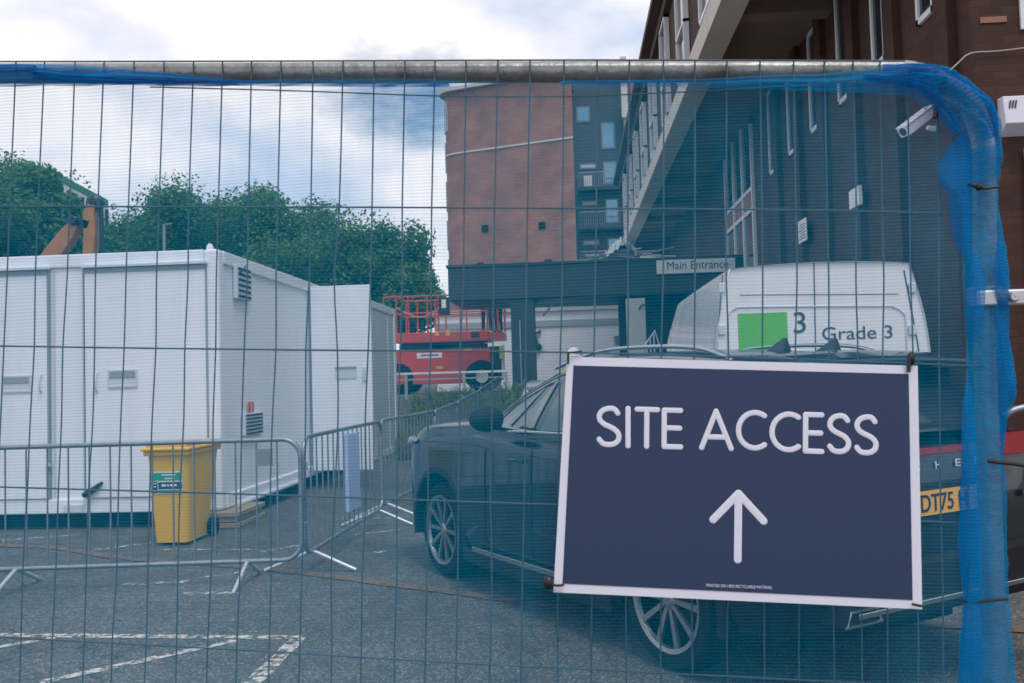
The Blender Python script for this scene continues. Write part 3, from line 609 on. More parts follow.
# long side facing right: shallow vertical corrugations, louvres
bb = MB(); y = YC + p; yy = []; n = 0
prof = []
while y < Y1 - p - .3:
    prof += [(y, 0), (y + .10, 0), (y + .17, .012), (y + .35, .012), (y + .42, 0)]; y += .42
vs = []; fs = []
for i, (yy_, o) in enumerate(prof): vs += [(XC - .045 + o, yy_, zb + .15), (XC - .045 + o, yy_, zt - .15)]
fs = [(2 * i, 2 * i + 2, 2 * i + 3, 2 * i + 1) for i in range(len(prof) - 1)]
bb.add(vs, fs); bb.build('corrugated_side', M['cabin'], cab)
def louvre(px0, px1, py0, py1, nsl):
    a = atX(px0, py1, XC); c = atX(px1, py0, XC); f = MB(); f.box(XC - .02, XC + .03, a.y, c.y, a.z, c.z); fr = f.build('louvre', M['cabin2'], cab, bevel=.004)
    f = MB(); hh = (c.z - a.z) / nsl
    for i in range(nsl): f.box(XC + .0305, XC + .036, a.y + .04, c.y - .04, a.z + hh * (i + .28), a.z + hh * (i + .72))
    f.build('louvre_slot', M['darkgap'], fr)
louvre(235, 249, 270, 298, 6); louvre(243, 261, 412, 436, 6)
a = atX(251, 407, XC + .0); bb = MB(); bb.box(XC + .0, XC + .004, a.y - .09, a.y + .09, a.z - .06, a.z + .06); st = bb.build('red_sticker', M['lred'], cab)
bb = MB(); bb.box(XC + .005, XC + .006, a.y - .012, a.y + .012, a.z - .05, a.z + .05); bb.build('sticker_mark', M['labwhite'], st)
bb = MB(); bb.tube(spline([atX(246, 266, XC + .03), atX(243, 270, XC + .05), atX(240, 272, XC + .04)], 4), .012, 8); bb.build('cable_stub', M['black'], cab)
bb = MB(); bb.tube([atX(237, 505, XC + .02), atX(300, 481, XC + .02)], .03, 8); bb.build('waste_pipe', M['cabin2'], cab, smooth=True)
# open door standing out from the long side
YD = atX(311, 380, XC).y; xD = atY(372.5, 380, YD).x
zdt = atY(345, 285.5, YD).z; zdb = atY(345, 470, YD).z
bb = MB(); bb.box(XC + .02, xD, YD - .025, YD + .025, zdb, zdt); dr = bb.build('open_door', M['cabin'], cab, bevel=.006)
a = atY(336, 379, YD); c = atY(357, 367, YD); bb = MB(); bb.box(a.x, c.x, YD - .036, YD - .026, a.z, c.z); bb.build('door_slot', M['cabin2'], dr)
bb = MB(); bb.box(a.x, c.x, YD - .040, YD - .0365, c.z - .03, c.z + .01); bb.build('slot_lip', M['greycab'], dr)
a = atY(365, 374, YD); bb = MB(); bb.box(a.x - .03, a.x + .03, YD - .05, YD - .026, a.z - .1, a.z + .1); bb.build('lock_box', M['cabin2'], dr, bevel=.008)
bb = MB(); bb.box(XC - .03, XC + .004, YD + .02, YD + .95, zdb, zdt); bb.build('doorway', M['interiorblue'], cab)
bb = MB(); bb.box(X0 + .3, XC - .25, YC + .25, Y1 - .3, gz(XC, YC) + .01, zb + .01); bb.build('underside_shade_block', M['darkgap'], cab)  # solid near-black block, standing in for the shade beneath the cabin

cab2 = empty('site_cabin', (XC - 1.5, 18, .1), 'second white cabin beyond the open cabin door, narrow end showing', 'site cabin')
Y2a = 16.35; Y2b = atX(397, 380, XC).y; zt2 = atX(395, 309, XC).z; zb2 = atX(397, 452, XC).z
bb = MB(); bb.box(XC - 6.06, XC - .03, Y2a, Y2b - .03, zb2, zt2 - .02); bb.build('body', M['cabin'], cab2)
bb = MB(); bb.box(XC - .16, XC, Y2a, Y2a + .16, zb2, zt2); bb.box(XC - .16, XC, Y2b - .16, Y2b, zb2, zt2); bb.box(XC - .1, XC - .003, Y2a + .16, Y2b - .16, zt2 - .15, zt2 - .003); bb.box(XC - .1, XC - .003, Y2a + .16, Y2b - .16, zb2 + .003, zb2 + .15); bb.build('frame', M['cabin'], cab2, bevel=.01)
bb = MB(); bb.box(XC - .03, XC - .012, Y2a + .2, Y2b - .9, zb2 + .16, zt2 - .2); bb.build('door', M['cabin2'], cab2)
bb = MB(); bb.box(XC - .028, XC - .01, Y2b - .8, Y2b - .25, zb2 + .16, zt2 - .2); bb.build('side_panel', M['cabin2'], cab2)
bb = MB(); bb.box(XC - 5.8, XC - .3, Y2a + .2, Y2b - .2, .01, zb2 + .01); bb.build('underside_shade_block', M['darkgap'], cab2)  # same near-black filler, shade under this cabin put in as a solid

# timber blocks under the front corner
wb = MB(); 
blk = empty('timber_blocks', (XC - .05, YC + .35, 0), 'stacked rough timber blocks carrying the cabin corner beside the bin', 'timber blocks')
lv = zb / 3
for k in range(3):
    bb = MB()
    if k % 2 == 0: bb.box(XC - .30, XC + .22, YC - .1, YC + .75, .004 + k * lv, .0 + (k + 1) * lv - .004)
    else: bb.box(XC - .27, XC + .2, YC - .08, YC + .32, .004 + k * lv, (k + 1) * lv - .004); bb.box(XC - .27, XC + .19, YC + .35, YC + .73, .004 + k * lv, (k + 1) * lv - .004)
    bb.build('timber', M['wood'], blk, bevel=.006)

# ------------------------------------------------------------------ wheelie bin
bl = G(153, 546); br_ = G(184, 546.5); yb = bl.y
wtop_l = atY(147, 460, yb); 
binr = empty('wheelie_bin', ((bl.x + br_.x) / 2, yb + .32, 0), 'yellow wheelie bin with a green and navy label before the cabin', 'wheelie bin')
x0b, x1b = bl.x, br_.x + 0.13; xtl, xtr = atY(149.5, 455, yb).x, atY(191, 455, yb).x
zt_b = atY(165, 452, yb).z; cxb = (xtl + xtr) / 2; 
hb = (xtr - xtl) / 2; hbb = hb * .80
bb = MB(); secs = []
for t in [0, .04, .5, .92, 1.0]:
    hw = hbb + (hb - hbb) * t; d0 = yb - .07 * t; d1_ = yb + .50 + .20 * t; zz = .03 + (zt_b - .03) * t; r = .05
    cx = cxb + .02 * 0
    ring = []
    for (sx, sy) in ((-1, -1), (1, -1), (1, 1), (-1, 1)):
        ccx = cx + sx * (hw - r); ccy = (d0 + r) if sy < 0 else (d1_ - r)
        a0 = {(-1, -1): 180, (1, -1): 270, (1, 1): 0, (-1, 1): 90}[(sx, sy)]
        for k in range(5): a = R(a0 + 90 * k / 4); ring.append((ccx + r * math.cos(a), ccy + r * math.sin(a), zz))
    secs.append(ring)
n = len(secs[0]); bb.add([v for s_ in secs for v in s_], [(i * n + j, i * n + (j + 1) % n, (i + 1) * n + (j + 1) % n, (i + 1) * n + j) for i in range(len(secs) - 1) for j in range(n)] + [tuple(reversed(range(n)))])
bb.build('body', M['yellow'], binr, smooth=True)
bb = MB(); bb.box(cxb - hb - .02, cxb + hb + .02, yb - .10, yb + .72, zt_b - .03, zt_b + .012); bb.build('rim', M['yellow'], binr, bevel=.012)
bb = MB()
for x0_, x1_, ya, ybk, za, zc in [(-hb - .035, hb + .035, yb - .125, yb + .70, zt_b + .014, zt_b + .05), (-hb - .0, hb + .0, yb - .09, yb + .68, zt_b + .045, zt_b + .085)]:
    bb.box(cxb + x0_, cxb + x1_, ya, ybk, za, zc)
lid = bb.build('lid', M['yellow'], binr, bevel=.014)
bb = MB(); bb.tube([(cxb - hb * .8, yb + .74, zt_b - .01), (cxb + hb * .8, yb + .74, zt_b - .01)], .018, 10); bb.build('handle_bar', M['yellow'], binr, smooth=True)
for sx in (-1, 1):
    bb = MB(); bb.lathe([(.03, -.03), (.095, -.028), (.10, -.015), (.10, .015), (.095, .028), (.03, .03)], 20, Matrix.Translation((cxb + sx * (hbb + .035), yb + .53, .10)) @ Matrix.Rotation(PI / 2, 4, 'Y')); bb.build('wheel', M['rubber'], binr, smooth=True)
def binface(px, py, off=.004):
    p = atY(px, py, yb - .03); return Vector((p.x, yb - .07 * (p.z / zt_b) - off, p.z))
def lab(name, px0, px1, py0, py1, mt, par, off):
    a = binface(px0, py1, off); c = binface(px1, py0, off); bb = MB(); bb.prism([a, (c.x, a.y, a.z), (c.x, c.y, c.z), (a.x, c.y, c.z)], (0, -.002, 0)); return bb.build(name, mt, par)
lb = lab('label', 151, 183.5, 471, 494, M['labwhite'], binr, .004)
lab('label_green', 152, 183, 472, 480.5, M['green'], lb, .007); lab('label_navy', 152, 158.5, 481.5, 493, M['labnavy'], lb, .007); lab('label_navy', 159.5, 183, 481.5, 489, M['labnavy'], lb, .007); lab('label_teal', 159.5, 183, 489.5, 493, M['green'], lb, .007)
for (a0, a1, c0_, c1) in [(163, 177, 473.8, 475.2), (166, 176, 477.5, 478.8), (163, 167, 483.8, 486.2), (168.2, 170, 484, 486), (171, 178, 483.8, 486), (153.2, 157.8, 483, 484), (153.4, 157.4, 486, 487), (153.2, 157.6, 490, 491)]:
    lab('label_print', a0, a1, c0_, c1, M['labwhite'], lb, .010)

# ------------------------------------------------------------------ crowd barriers
BL_ = 2.6
def make_barrier():
    t = empty('crowd_barrier', (0, 0, 0)); r = .14; z0, z1 = .17, 1.10; b = MB(); pts = []
    def cor(cx, cz, a0): return [Vector((cx + r * math.cos(R(a0 - 90 * k / 6)), 0, cz + r * math.sin(R(a0 - 90 * k / 6)))) for k in range(7)]
    pts = cor(r, z1 - r, 180) + cor(BL_ - r, z1 - r, 90) + cor(BL_ - r, z0 + r, 0) + cor(r, z0 + r, -90); pts.append(pts[0])
    b.tube(pts, .0185, 10, caps=False); b.build('frame', M['galv'], t, local=True, smooth=True)
    for k in range(15):
        b = MB(); x = .16 * (k + 1) + .02
        b.tube([(x, 0, z0), (x, 0, z1)], .0075, 6); b.build('bar', M['galv'], t, local=True, smooth=True)
    for x in (.42, BL_ - .42):
        b = MB(); b.tube([(x, -.40, .012), (x, -.03, z0 - .012), (x, .03, z0 - .012), (x, .36, .012)], .0165, 10); b.build('foot', M['foot'], t, local=True, smooth=True)
    for z in (.45, .85):
        b = MB(); b.tube([(BL_ - .01, 0, z), (BL_ + .04, 0, z), (BL_ + .05, 0, z + .02), (BL_ + .05, 0, z + .07)], .006, 6); b.build('hook', M['galv'], t, local=True)
    return t
def place(t, A, B, label):
    d = B - A; t.location = (A.x, A.y, gz(A.x, A.y)); pitch = math.atan2(gz(B.x, B.y) - gz(A.x, A.y), Vector((d.x, d.y)).length)
    t.rotation_euler = (0, -pitch, math.atan2(d.y, d.x)); tag(t, label, 'barrier', 'crowd barriers beside the cabins')
protob = make_barrier()
bars = []
def camxz(px, Zd): return CX((px - 512) * Zd / FPX, Zd)
defs = []
A = camxz(298, 7.02); Bv = camxz(-40, 6.95); d = (Bv - A).normalized(); defs.append((A + d * BL_, A, 'nearest steel crowd barrier, side-on in front of the yellow bin'))
A = camxz(301, 7.2); Bv = camxz(378, 9.75); d = (Bv - A).normalized(); defs.append((A + d * BL_, A, 'angled steel crowd barrier with a pale blue board behind its bars'))
seq = [(378, 9.95), (433, 12.5), (456, 15.1), (478, 17.6), (500, 20.2)]
nm = ['third steel crowd barrier, running from the cabin doors to the dark car', 'fourth steel crowd barrier, beyond the dark car bonnet', 'fifth steel crowd barrier, at the foot of the weedy bank', 'farthest steel crowd barrier, beside the weedy bank']
for i in range(4):
    A = camxz(*seq[i]); Bv = camxz(*seq[i + 1]); d = (Bv - A).normalized(); defs.append((A, A + d * BL_, nm[i]))
for i, (A, Bv, lbl) in enumerate(defs):
    t = protob if i == 0 else copy_tree(protob); bars.append(t); place(t, A, Bv, lbl)
    if i:
        for ch, dx in zip([c for c in t.children if c.name.startswith('foot')], (-.24, .24)): ch.location.x = dx
b = MB(); b.box(BL_ - .02 - .16 * 2, BL_ - .02 - .16 * 1 - .03, -.012, -.008, .90, 1.03); b.build('plate', M['grey'], bars[0], local=True)
b = MB(); b.box(1.08, 1.48, .02, .05, .34, 1.05)
for k in range(4): b.box(1.10 + .1 * k, 1.16 + .1 * k, .008, .02, .35, 1.04)
b.build('board', M['bluepanel'], bars[1], local=True)
b = MB(); b.box(.16, .21, -.02, .02, .74, .92); b.build('plate', M['grey'], bars[1], local=True)

# ------------------------------------------------------------------ cars
def loft(secs, ku=5, kv=5):
    """secs: list of half profiles (x, [(y,z)...] bottom centre to top centre); returns closed smooth MB"""
    rows = []
    n = len(secs[0][1])
    full = []
    for x, pr in secs:
        pr = [Vector((x, y, z)) for y, z in pr]
        left = spline(pr, kv); right = [Vector((v.x, -v.y, v.z)) for v in reversed(left)][1:-1]
        full.append(left + right)
    m_ = len(full[0]); cols = [spline([f[j] for f in full], ku) for j in range(m_)]
    rows = [[cols[j][i] for j in range(m_)] for i in range(len(cols[0]))]
    b = MB(); b.add([v for r in rows for v in r], [(i * m_ + j, i * m_ + (j + 1) % m_, (i + 1) * m_ + (j + 1) % m_, (i + 1) * m_ + j) for i in range(len(rows) - 1) for j in range(m_)] + [tuple(reversed(range(m_))), tuple(range((len(rows) - 1) * m_, len(rows) * m_))])
    return b
def cut_arches(o, axles, rad, zc, yin):
    cs = []
    for ax in axles:
        for s in (-1, 1):
            b = MB(); b.tube([(ax, s * yin, zc), (ax, s * (yin + .9), zc)], rad, 36)
            c = b.build('cutter', M['black'], None); cs.append(c)
            o_off = o.matrix_basis.copy()
            md = o.modifiers.new('cut', 'BOOLEAN'); md.object = c; md.operation = 'DIFFERENCE'; md.solver = 'EXACT'
    return cs
def wheel(parent, x, y, r, rr, s, spokes=10, w_=.225):
    T = Matrix.Translation((x, y, r)) @ Matrix.Rotation(-s * PI / 2, 4, 'X')
    b = MB(); h = w_ / 2
    b.lathe([(rr * .98, -h), (rr + .012, -h), (r - .03, -h * .95), (r - .006, -h * .75), (r, -h * .4), (r, h * .4), (r - .006, h * .75), (r - .03, h * .98), (rr + .012, h), (rr * .98, h - .012)], 48, T)
    wo = b.build('wheel', M['rubber'], parent, local=True, smooth=True)
    b = MB(); b.lathe([(.001, -.02), (rr * .97, -.02), (rr, h - .02)], 40, T); b.build('rim_well', M['rimdark'], wo, local=True, smooth=True)
    b = MB(); b.lathe([(rr * .93, h - .025), (rr * .95, h - .004), (rr + .010, h + .002), (rr + .012, h - .01)], 48, T)
    b.lathe([(.001, h - .012), (.03, h - .013), (.05, h - .022), (.055, h - .06)], 20, T)
    for k in range(spokes):
        a = 2 * PI * k / spokes
        for dl in (-.022, .022):
            p0 = Vector((.05 * math.cos(a + dl * 3), .05 * math.sin(a + dl * 3), h - .03)); p1 = Vector((rr * .95 * math.cos(a + dl * 1.6), rr * .95 * math.sin(a + dl * 1.6), h - .015))
            b.bar(T @ p0, T @ p1,   .016, .02, up=(T.to_3x3() @ Vector((0, 0, 1))))
    b.build('rim', M['rim'], wo, local=True)
    return wo

fw = G(442, 577); rw_ = G(667, 672)
hd = Vector((fw.x - rw_.x, fw.y - rw_.y, 0)); WB = hd.length; hd.normalize(); ang = math.atan2(hd.y, hd.x)
right = Vector((hd.y, -hd.x, 0)); HW = .93
ctr = (Vector((fw.x, fw.y, 0)) + Vector((rw_.x, rw_.y, 0))) / 2 + right * (HW - .02)
AX = WB / 2
car = empty('parked_car', (ctr.x, ctr.y, 0), 'large dark grey SUV parked behind the sign, yellow rear plate half visible', 'car', rz=ang)
def prof(w, zb, zt, wt, sh=None):
    sh = sh or zt - .10
    return [(0, zb), (w * .7, zb), (w * .93, zb + .04), (w, zb + .20), (w * 1.0, (zb + sh) / 2 + .05), (w * .985, sh - .08), (w * .955, sh), (wt, zt - .012), (wt * .5, zt), (0, zt + .008)]
secs = [(AX + .90, prof(.60, .34, .94, .45)), (AX + .84, prof(.76, .25, 1.05, .60)), (AX + .66, prof(.86, .22, 1.13, .72)), (AX + .3, prof(.915, .21, 1.185, .78)), (AX - .2, prof(.93, .21, 1.215, .80)), (AX - .62, prof(.93, .21, 1.23, .82)),
        (0.2, prof(.93, .21, 1.21, .84)), (-.6, prof(.93, .21, 1.19, .84)), (-AX, prof(.935, .22, 1.18, .84)), (-AX - .5, prof(.925, .25, 1.18, .84)), (-AX - .82, prof(.89, .33, 1.18, .80)), (-AX - .97, prof(.82, .42, 1.15, .74)), (-AX - 1.0, prof(.78, .46, 1.12, .70))]
b = loft(secs, 6, 4)
body = b.build('body', M['paint'], car, local=True, smooth=True)
body.parent = None
cs = cut_arches(body, (AX, -AX), .435, .375, .60)
bake(body); body.parent = car
for c in cs: bpy.data.objects.remove(c)
body.data.polygons.foreach_set('use_smooth', [True] * len(body.data.polygons)); body.data.set_sharp_from_angle(angle=R(35))
# greenhouse
roofz = [(AX - .55, 1.21), (AX - .95, 1.41), (AX - 1.35, 1.56), (AX - 1.75, 1.615), (-.5, 1.635), (-1.0, 1.625), (-1.5, 1.59), (-AX - .55, 1.54), (-AX - .75, 1.40), (-AX - .93, 1.18)]
def rz_(x): return interp(roofz, x)
def yb_(x): return interp([(AX - .55, .80), (AX - 1.0, .875), (0, .885), (-AX, .885), (-AX - .5, .85), (-AX - .93, .74)], x)
def yt_(x): return interp([(AX - .55, .74), (AX - 1.35, .62), (0, .64), (-AX, .64), (-AX - .5, .62), (-AX - .93, .60)], x)
zbelt = 1.14
def side(x, v, o=0.0, s=1):
    zr = rz_(x); y = yb_(x) + (yt_(x) - yb_(x)) * (v ** 1.15); z = zbelt + (zr - .02 - zbelt) * v; return Vector((x, s * (y + o), z + o * .4))
xs_ = [AX - .55 - (1.48 + 2 * AX - 1.1) * i / 40 for i in range(41)]
b = MB(); m_ = 0; rows = []
for x in xs_:
    zr = rz_(x); rowl = [side(x, v / 6) for v in range(7)]
    yt = yt_(x); top = [Vector((x, yt * math.cos(k * PI / 12) if k < 6 else 0, zr - .02 + .055 * math.sin(k * PI / 12))) for k in range(1, 7)]
    half = rowl + top; rows.append(half + [Vector((v.x, -v.y, v.z)) for v in reversed(half[:-1])])
m_ = len(rows[0]); b.add([v for r in rows for v in r], [(i * m_ + j, i * m_ + j + 1, (i + 1) * m_ + j + 1, (i + 1) * m_ + j) for i in range(len(rows) - 1) for j in range(m_ - 1)])
b.build('cabin', M['paint'], car, local=True, smooth=True)
def window(x0, x1, xa, xb, s, name='side_window', mt='carwin', o=.006):
    """x0,x1 at belt; xa,xb at the top"""
    b = MB()
    def P(u, v):
        v_ = .10 + .78 * v; xx0 = x0 + (xa - x0) * v; xx1 = x1 + (xb - x1) * v; return side(xx0 + (xx1 - xx0) * u, v_, o, s)
    b.grid(P, 12, 6); return b.build(name, M[mt], car, local=True, smooth=True)
for s in (1, -1):
    window(AX - .78, AX - 1.02, AX - 1.22, AX - 1.235, s); window(AX - 1.06, -.02, AX - 1.38, -.05, s); window(-.12, -1.02, -.14, -.98, s); window(-1.12, -AX - .42, -1.08, -AX - .28, s)
    b = MB(); b.tube([side(AX - .70 - (AX - .70 + AX + .5) * i / 20, .065, .012, s) for i in range(21)], .009, 6); b.build('belt_trim', M['chrome'], car, local=True)
    b = MB(); b.tube(spline([side(AX - .66, .5, .008, s), side(AX - .95, .93, .010, s), side(AX - 1.35, .95, .012, s), side(-.2, .96, .012, s)], 6), .008, 6); b.build('roof_trim', M['chrome'], car, local=True)
    b = MB(); pts = [Vector((x, s * (yt_(x) - .03), rz_(x) + .055)) for x in (AX - 1.45, AX - 1.6, .1, -.4, -.9, -1.35, -1.6)]; pts[0].z -= .05; pts[-1].z -= .05
    b.tube(spline(pts, 5), .012, 8); b.build('roof_rail', M['chrome'], car, local=True, smooth=True)
    # mirror
    b = MB(); b.ball((AX - 1.02, s * 1.02, 1.255), .125, 16, 10, (.8, 1.0, .72)); mr = b.build('door_mirror', M['cladding'], car, local=True, smooth=True)
    b = MB(); b.bar((AX - .95, s * .88, 1.19), (AX - .97, s * .98, 1.22), .05, .05); b.build('mirror_arm', M['black'], mr, local=True)
    # sills, arches, doors
    b = MB(); b.box(-AX + .44, AX - .44, min(s * .90, s * .945), max(s * .90, s * .945), .20, .30); sl_ = b.build('sill', M['cladding'], car, local=True, bevel=.015)
    b = MB(); b.bar((-AX + .5, s * .950, .33), (AX - .62, s * .950, .315), .012, .035); b.build('sill_trim', M['chrome'], car, local=True, bevel=.003)
    for ax in (AX, -AX):
        b = MB(); n = 24; pr = []
        for k in range(n + 1):
            a = R(-12 + 204 * k / n); yv = .935 if ax < 0 else .925
            for (rr, yy) in ((.430, yv - .10), (.432, yv + .012), (.475, yv + .008), (.487, yv - .06)): pr.append(Vector((ax + rr * math.cos(a), s * yy, .375 + rr * math.sin(a))))
        b.add(pr, [(k * 4 + j, k * 4 + j + 1, (k + 1) * 4 + j + 1, (k + 1) * 4 + j) for k in range(n) for j in range(3)]); b.build('arch_trim', M['cladding'], car, local=True, smooth=True)
        wheel(car, ax, s * (HW - .02 - .1125), .365, .258, s)
    for x in (AX - .80, -.07, -1.05):
        b = MB(); b.tube([(x, s * .934, .36), (x, s * .938, .65), (x + .0, s * .924, 1.0), (x, s * .895, 1.11)], .004, 6); b.build('door_seam', M['darkgap'], car, local=True)
    for x in (.12, -.85):
        b = MB(); b.tube([(x - .1, s * .925, .98), (x - .07, s * .945, .985), (x + .07, s * .945, .985), (x + .1, s * .925, .98)], .012, 8); b.build('door_handle', M['paint'], car, local=True, smooth=True)
    # head lamps
    b = MB(); pts = spline([(AX + .865, s * .58, .97), (AX + .80, s * .745, 1.0), (AX + .66, s * .855, 1.025), (AX + .48, s * .905, 1.045)], 5)
    b.tube(pts, [.02 + .018 * math.sin(PI * i / (len(pts) - 1)) for i in range(len(pts))], 8); b.build('headlight', M['headl'], car, local=True, smooth=True)
    # tail lamp clusters wrapping the corners
    b = MB(); pts = spline([(-AX - 1.005, s * .40, 1.135), (-AX - .99, s * .72, 1.135), (-AX - .93, s * .83, 1.13), (-AX - .72, s * .895, 1.12)], 5)
    for i in range(len(pts) - 1): b.obox((pts[i] + pts[i + 1]) / 2, (pts[i + 1] - pts[i]) * .5, Vector((0, 0, .052)), (pts[i + 1] - pts[i]).cross(Vector((0, 0, 1))).normalized() * .02)
    b.build('tail_light', M['red'], car, local=True)
b = MB(); b.grid(lambda u, v: Vector((AX - .62 - .66 * v, (u * 2 - 1) * (.70 - .10 * v), rz_(AX - .62 - .66 * v) + .012 + .035 * math.cos((u - .5) * PI))), 16, 10); b.build('windscreen', M['carwin'], car, local=True, smooth=True)
b = MB(); b.grid(lambda u, v: Vector((-AX - .92 + .30 * v, (u * 2 - 1) * (.66 - .04 * v), interp([(0, 1.20), (1, 1.50)], v) + .012 + .02 * math.cos((u - .5) * PI))), 16, 8)
b.build('rear_window', M['carwin'], car, local=True, smooth=True)
b = MB(); b.grid(lambda u, v: Vector((-AX - .50 - .27 * v, (u * 2 - 1) * .64, 1.60 - .05 * v + .02 * math.cos((u - .5) * PI))), 12, 4); sp_ = b.build('rear_spoiler', M['paint'], car, local=True, smooth=True)
so_ = sp_.modifiers.new('thick', 'SOLIDIFY'); so_.thickness = .03
def fin(x, y):
    b = MB(); z = rz_(x) + .03; b.add([(x + .10, y, z), (x - .08, y - .03, z), (x - .08, y + .03, z), (x - .05, y, z + .075), (x - .08, y, z + .075)], [(0, 1, 3), (0, 3, 2), (1, 4, 3), (2, 3, 4), (1, 2, 4), (0, 2, 1)]); b.build('roof_fin', M['black'], car, local=True)
fin(-1.5, -.20); fin(-1.3, -.02)
RX = -AX - 1.0
b = MB(); b.box(RX - .012, RX + .04, -.42, .42, 1.12, 1.15); b.build('light_bar', M['red'], car, local=True)
b = MB(); b.box(RX - .012, RX + .02, -.40, .40, .80, .99); b.build('plate_recess', M['cladding'], car, local=True, bevel=.01)
b = MB(); b.box(RX - .022, RX - .013, -.26, .26, .845, .955); pl = b.build('number_plate', M['plate'], car, local=True)
text('registration', 'DT75 H', .112, M['black'], pl, (RX - .0235, .245, .862), (0, -1, 0), (0, 0, 1), .001, width=.335, local=True, bold=.001)
for i, ch in enumerate('CHERY'):
    text('tailgate_letter', ch, .050, M['signwhite'], car, (RX - .006, .25 - .145 * i, 1.05), (0, -1, 0), (0, 0, 1), .002, width=.036, local=True)
b = MB(); b.box(RX - .03, RX + .12, -.80, .80, .40, .66); bp = b.build('rear_bumper', M['cladding'], car, local=True, bevel=.03)
b = MB(); b.box(RX - .045, RX + .02, -.70, .70, .455, .48); b.build('bumper_trim', M['chrome'], bp, local=True, bevel=.004)
for s in (1, -1):
    b = MB(); c = Vector((RX - .036, s * .66, .46)); b.tube([c + Vector((0, -.11, -.03)), c + Vector((0, -.08, .03)), c + Vector((0, .08, .03)), c + Vector((0, .11, -.03)), c + Vector((0, -.11, -.03))], .007, 6); b.build('exhaust_trim', M['chrome'], bp, local=True)
b = MB()
for i in range(4): b.box(RX - .020, RX - .014, -.66 + .03 * i, -.64 + .03 * i, .865, .90)
b.build('trim_badge', M['chrome'], car, local=True)
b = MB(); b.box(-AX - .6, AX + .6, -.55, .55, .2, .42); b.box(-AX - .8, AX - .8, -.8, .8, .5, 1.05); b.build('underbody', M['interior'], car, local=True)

# silver hatchback beyond the SUV
hx = camxz(502, 11.2)
hat = empty('parked_car', (hx.x + .86, hx.y + 2.0, gz(hx.x, hx.y + 2)), 'small silver hatchback parked beyond the dark SUV, rear corner just showing', 'car', rz=PI / 2)
b = loft([(1.95, prof(.55, .32, .70, .4)), (1.85, prof(.74, .24, .82, .55)), (1.2, prof(.85, .2, .92, .7)), (.6, prof(.86, .2, .96, .74)), (-.6, prof(.86, .2, .97, .76)), (-1.5, prof(.84, .22, .98, .74)), (-1.9, prof(.78, .3, .96, .68)), (-2.0, prof(.70, .38, .9, .6))], 5, 4)
b.build('body', M['silver'], hat, local=True, smooth=True)
b = loft([(.85, [(0, .9), (.70, .9), (.75, .93), (.70, .95), (.4, .96), (0, .97)]), (.1, [(0, .9), (.78, .92), (.70, 1.2), (.60, 1.40), (.4, 1.43), (0, 1.44)]), (-.6, [(0, .9), (.80, .92), (.72, 1.2), (.62, 1.46), (.4, 1.49), (0, 1.50)]), (-1.5, [(0, .9), (.78, .92), (.70, 1.2), (.60, 1.42), (.4, 1.46), (0, 1.47)]), (-1.8, [(0, .9), (.74, .92), (.68, 1.1), (.58, 1.30), (.4, 1.33), (0, 1.34)]), (-1.98, [(0, .9), (.68, .92), (.65, .95), (.6, .98), (.4, .99), (0, 1.0)])], 5, 4)
b.build('cabin', M['silver'], hat, local=True, smooth=True)
b = MB(); b.grid(lambda u, v: Vector((-1.955 + .26 * v, (u * 2 - 1) * (.56 - .04 * v), 1.03 + .30 * v)), 6, 4); b.build('rear_window', M['darkglass'], hat, local=True)
b = MB(); b.grid(lambda u, v: Vector((-1.62 - .25 * v, (u * 2 - 1) * .58, 1.45 - .04 * v)), 6, 2); o_ = b.build('rear_spoiler', M['silver'], hat, local=True); md = o_.modifiers.new('t', 'SOLIDIFY'); md.thickness = .04
for s in (1, -1):
    b = MB(); b.box(-2.02, -1.86, min(s * .56, s * .78), max(s * .56, s * .78), .86, 1.06); b.build('tail_light', M['red'], hat, local=True, bevel=.03)
    for x in (1.25, -1.2): wheel(hat, x, s * .74, .31, .2, s, 7, .2)

# ------------------------------------------------------------------ van
YV = 8.2
vx0 = atY(716, 340, YV).x; vx1 = atY(929.5, 350, YV).x; tx0 = atY(723, 269, YV).x; tx1 = atY(906, 266, YV).x; vzt = atY(800, 262.5, YV).z; vzs = atY(723, 271, YV).z
vc = (vx0 + vx1) / 2; hw = (vx1 - vx0) / 2 + .02; tw = (tx1 - tx0) / 2
van = empty('parked_van', (vc, YV + 2.7, 0), 'white panel van with a green square and Grade 3 on its rear doors', 'van')
def vprof(k, zt, zs, zb=.32): return [(0, zb), (hw * .8, zb), (hw * k, zb + .12), (hw * 1.01 * k, .9), (hw * k, 1.45), ((hw * .72 + tw * .28) * k * 1.0, 1.95), (tw * k * 1.0, zs - .04), (tw * .93 * k, zs + .02), (tw * .55 * k, zt - .01), (0, zt)]
def vs_(yl, k, zt, zs, zb=.32): return (yl, vprof(k, zt, zs, zb))
ss = [vs_(-2.7, .985, vzt - .01, vzs), vs_(-2.66, 1.0, vzt, vzs), vs_(-2.0, 1.0, vzt + .02, vzs + .01), vs_(.5, 1.0, vzt + .02, vzs + .01), vs_(1.4, 1.0, vzt - .02, vzs - .03), vs_(1.75, .98, vzt - .25, vzs - .28), (2.0, [(0, .3), (hw * .8, .3), (hw * .97, .42), (hw * .98, .8), (hw * .96, 1.1), (hw * .9, 1.4), (hw * .8, 1.65), (hw * .7, 1.72), (hw * .4, 1.75), (0, 1.76)]), (2.45, [(0, .3), (hw * .7, .3), (hw * .92, .4), (hw * .93, .7), (hw * .9, .95), (hw * .82, 1.1), (hw * .7, 1.18), (hw * .55, 1.2), (hw * .3, 1.21), (0, 1.21)]), (2.8, [(0, .34), (hw * .5, .34), (hw * .7, .4), (hw * .75, .6), (hw * .7, .78), (hw * .6, .86), (hw * .5, .9), (hw * .4, .91), (hw * .2, .92), (0, .92)])]
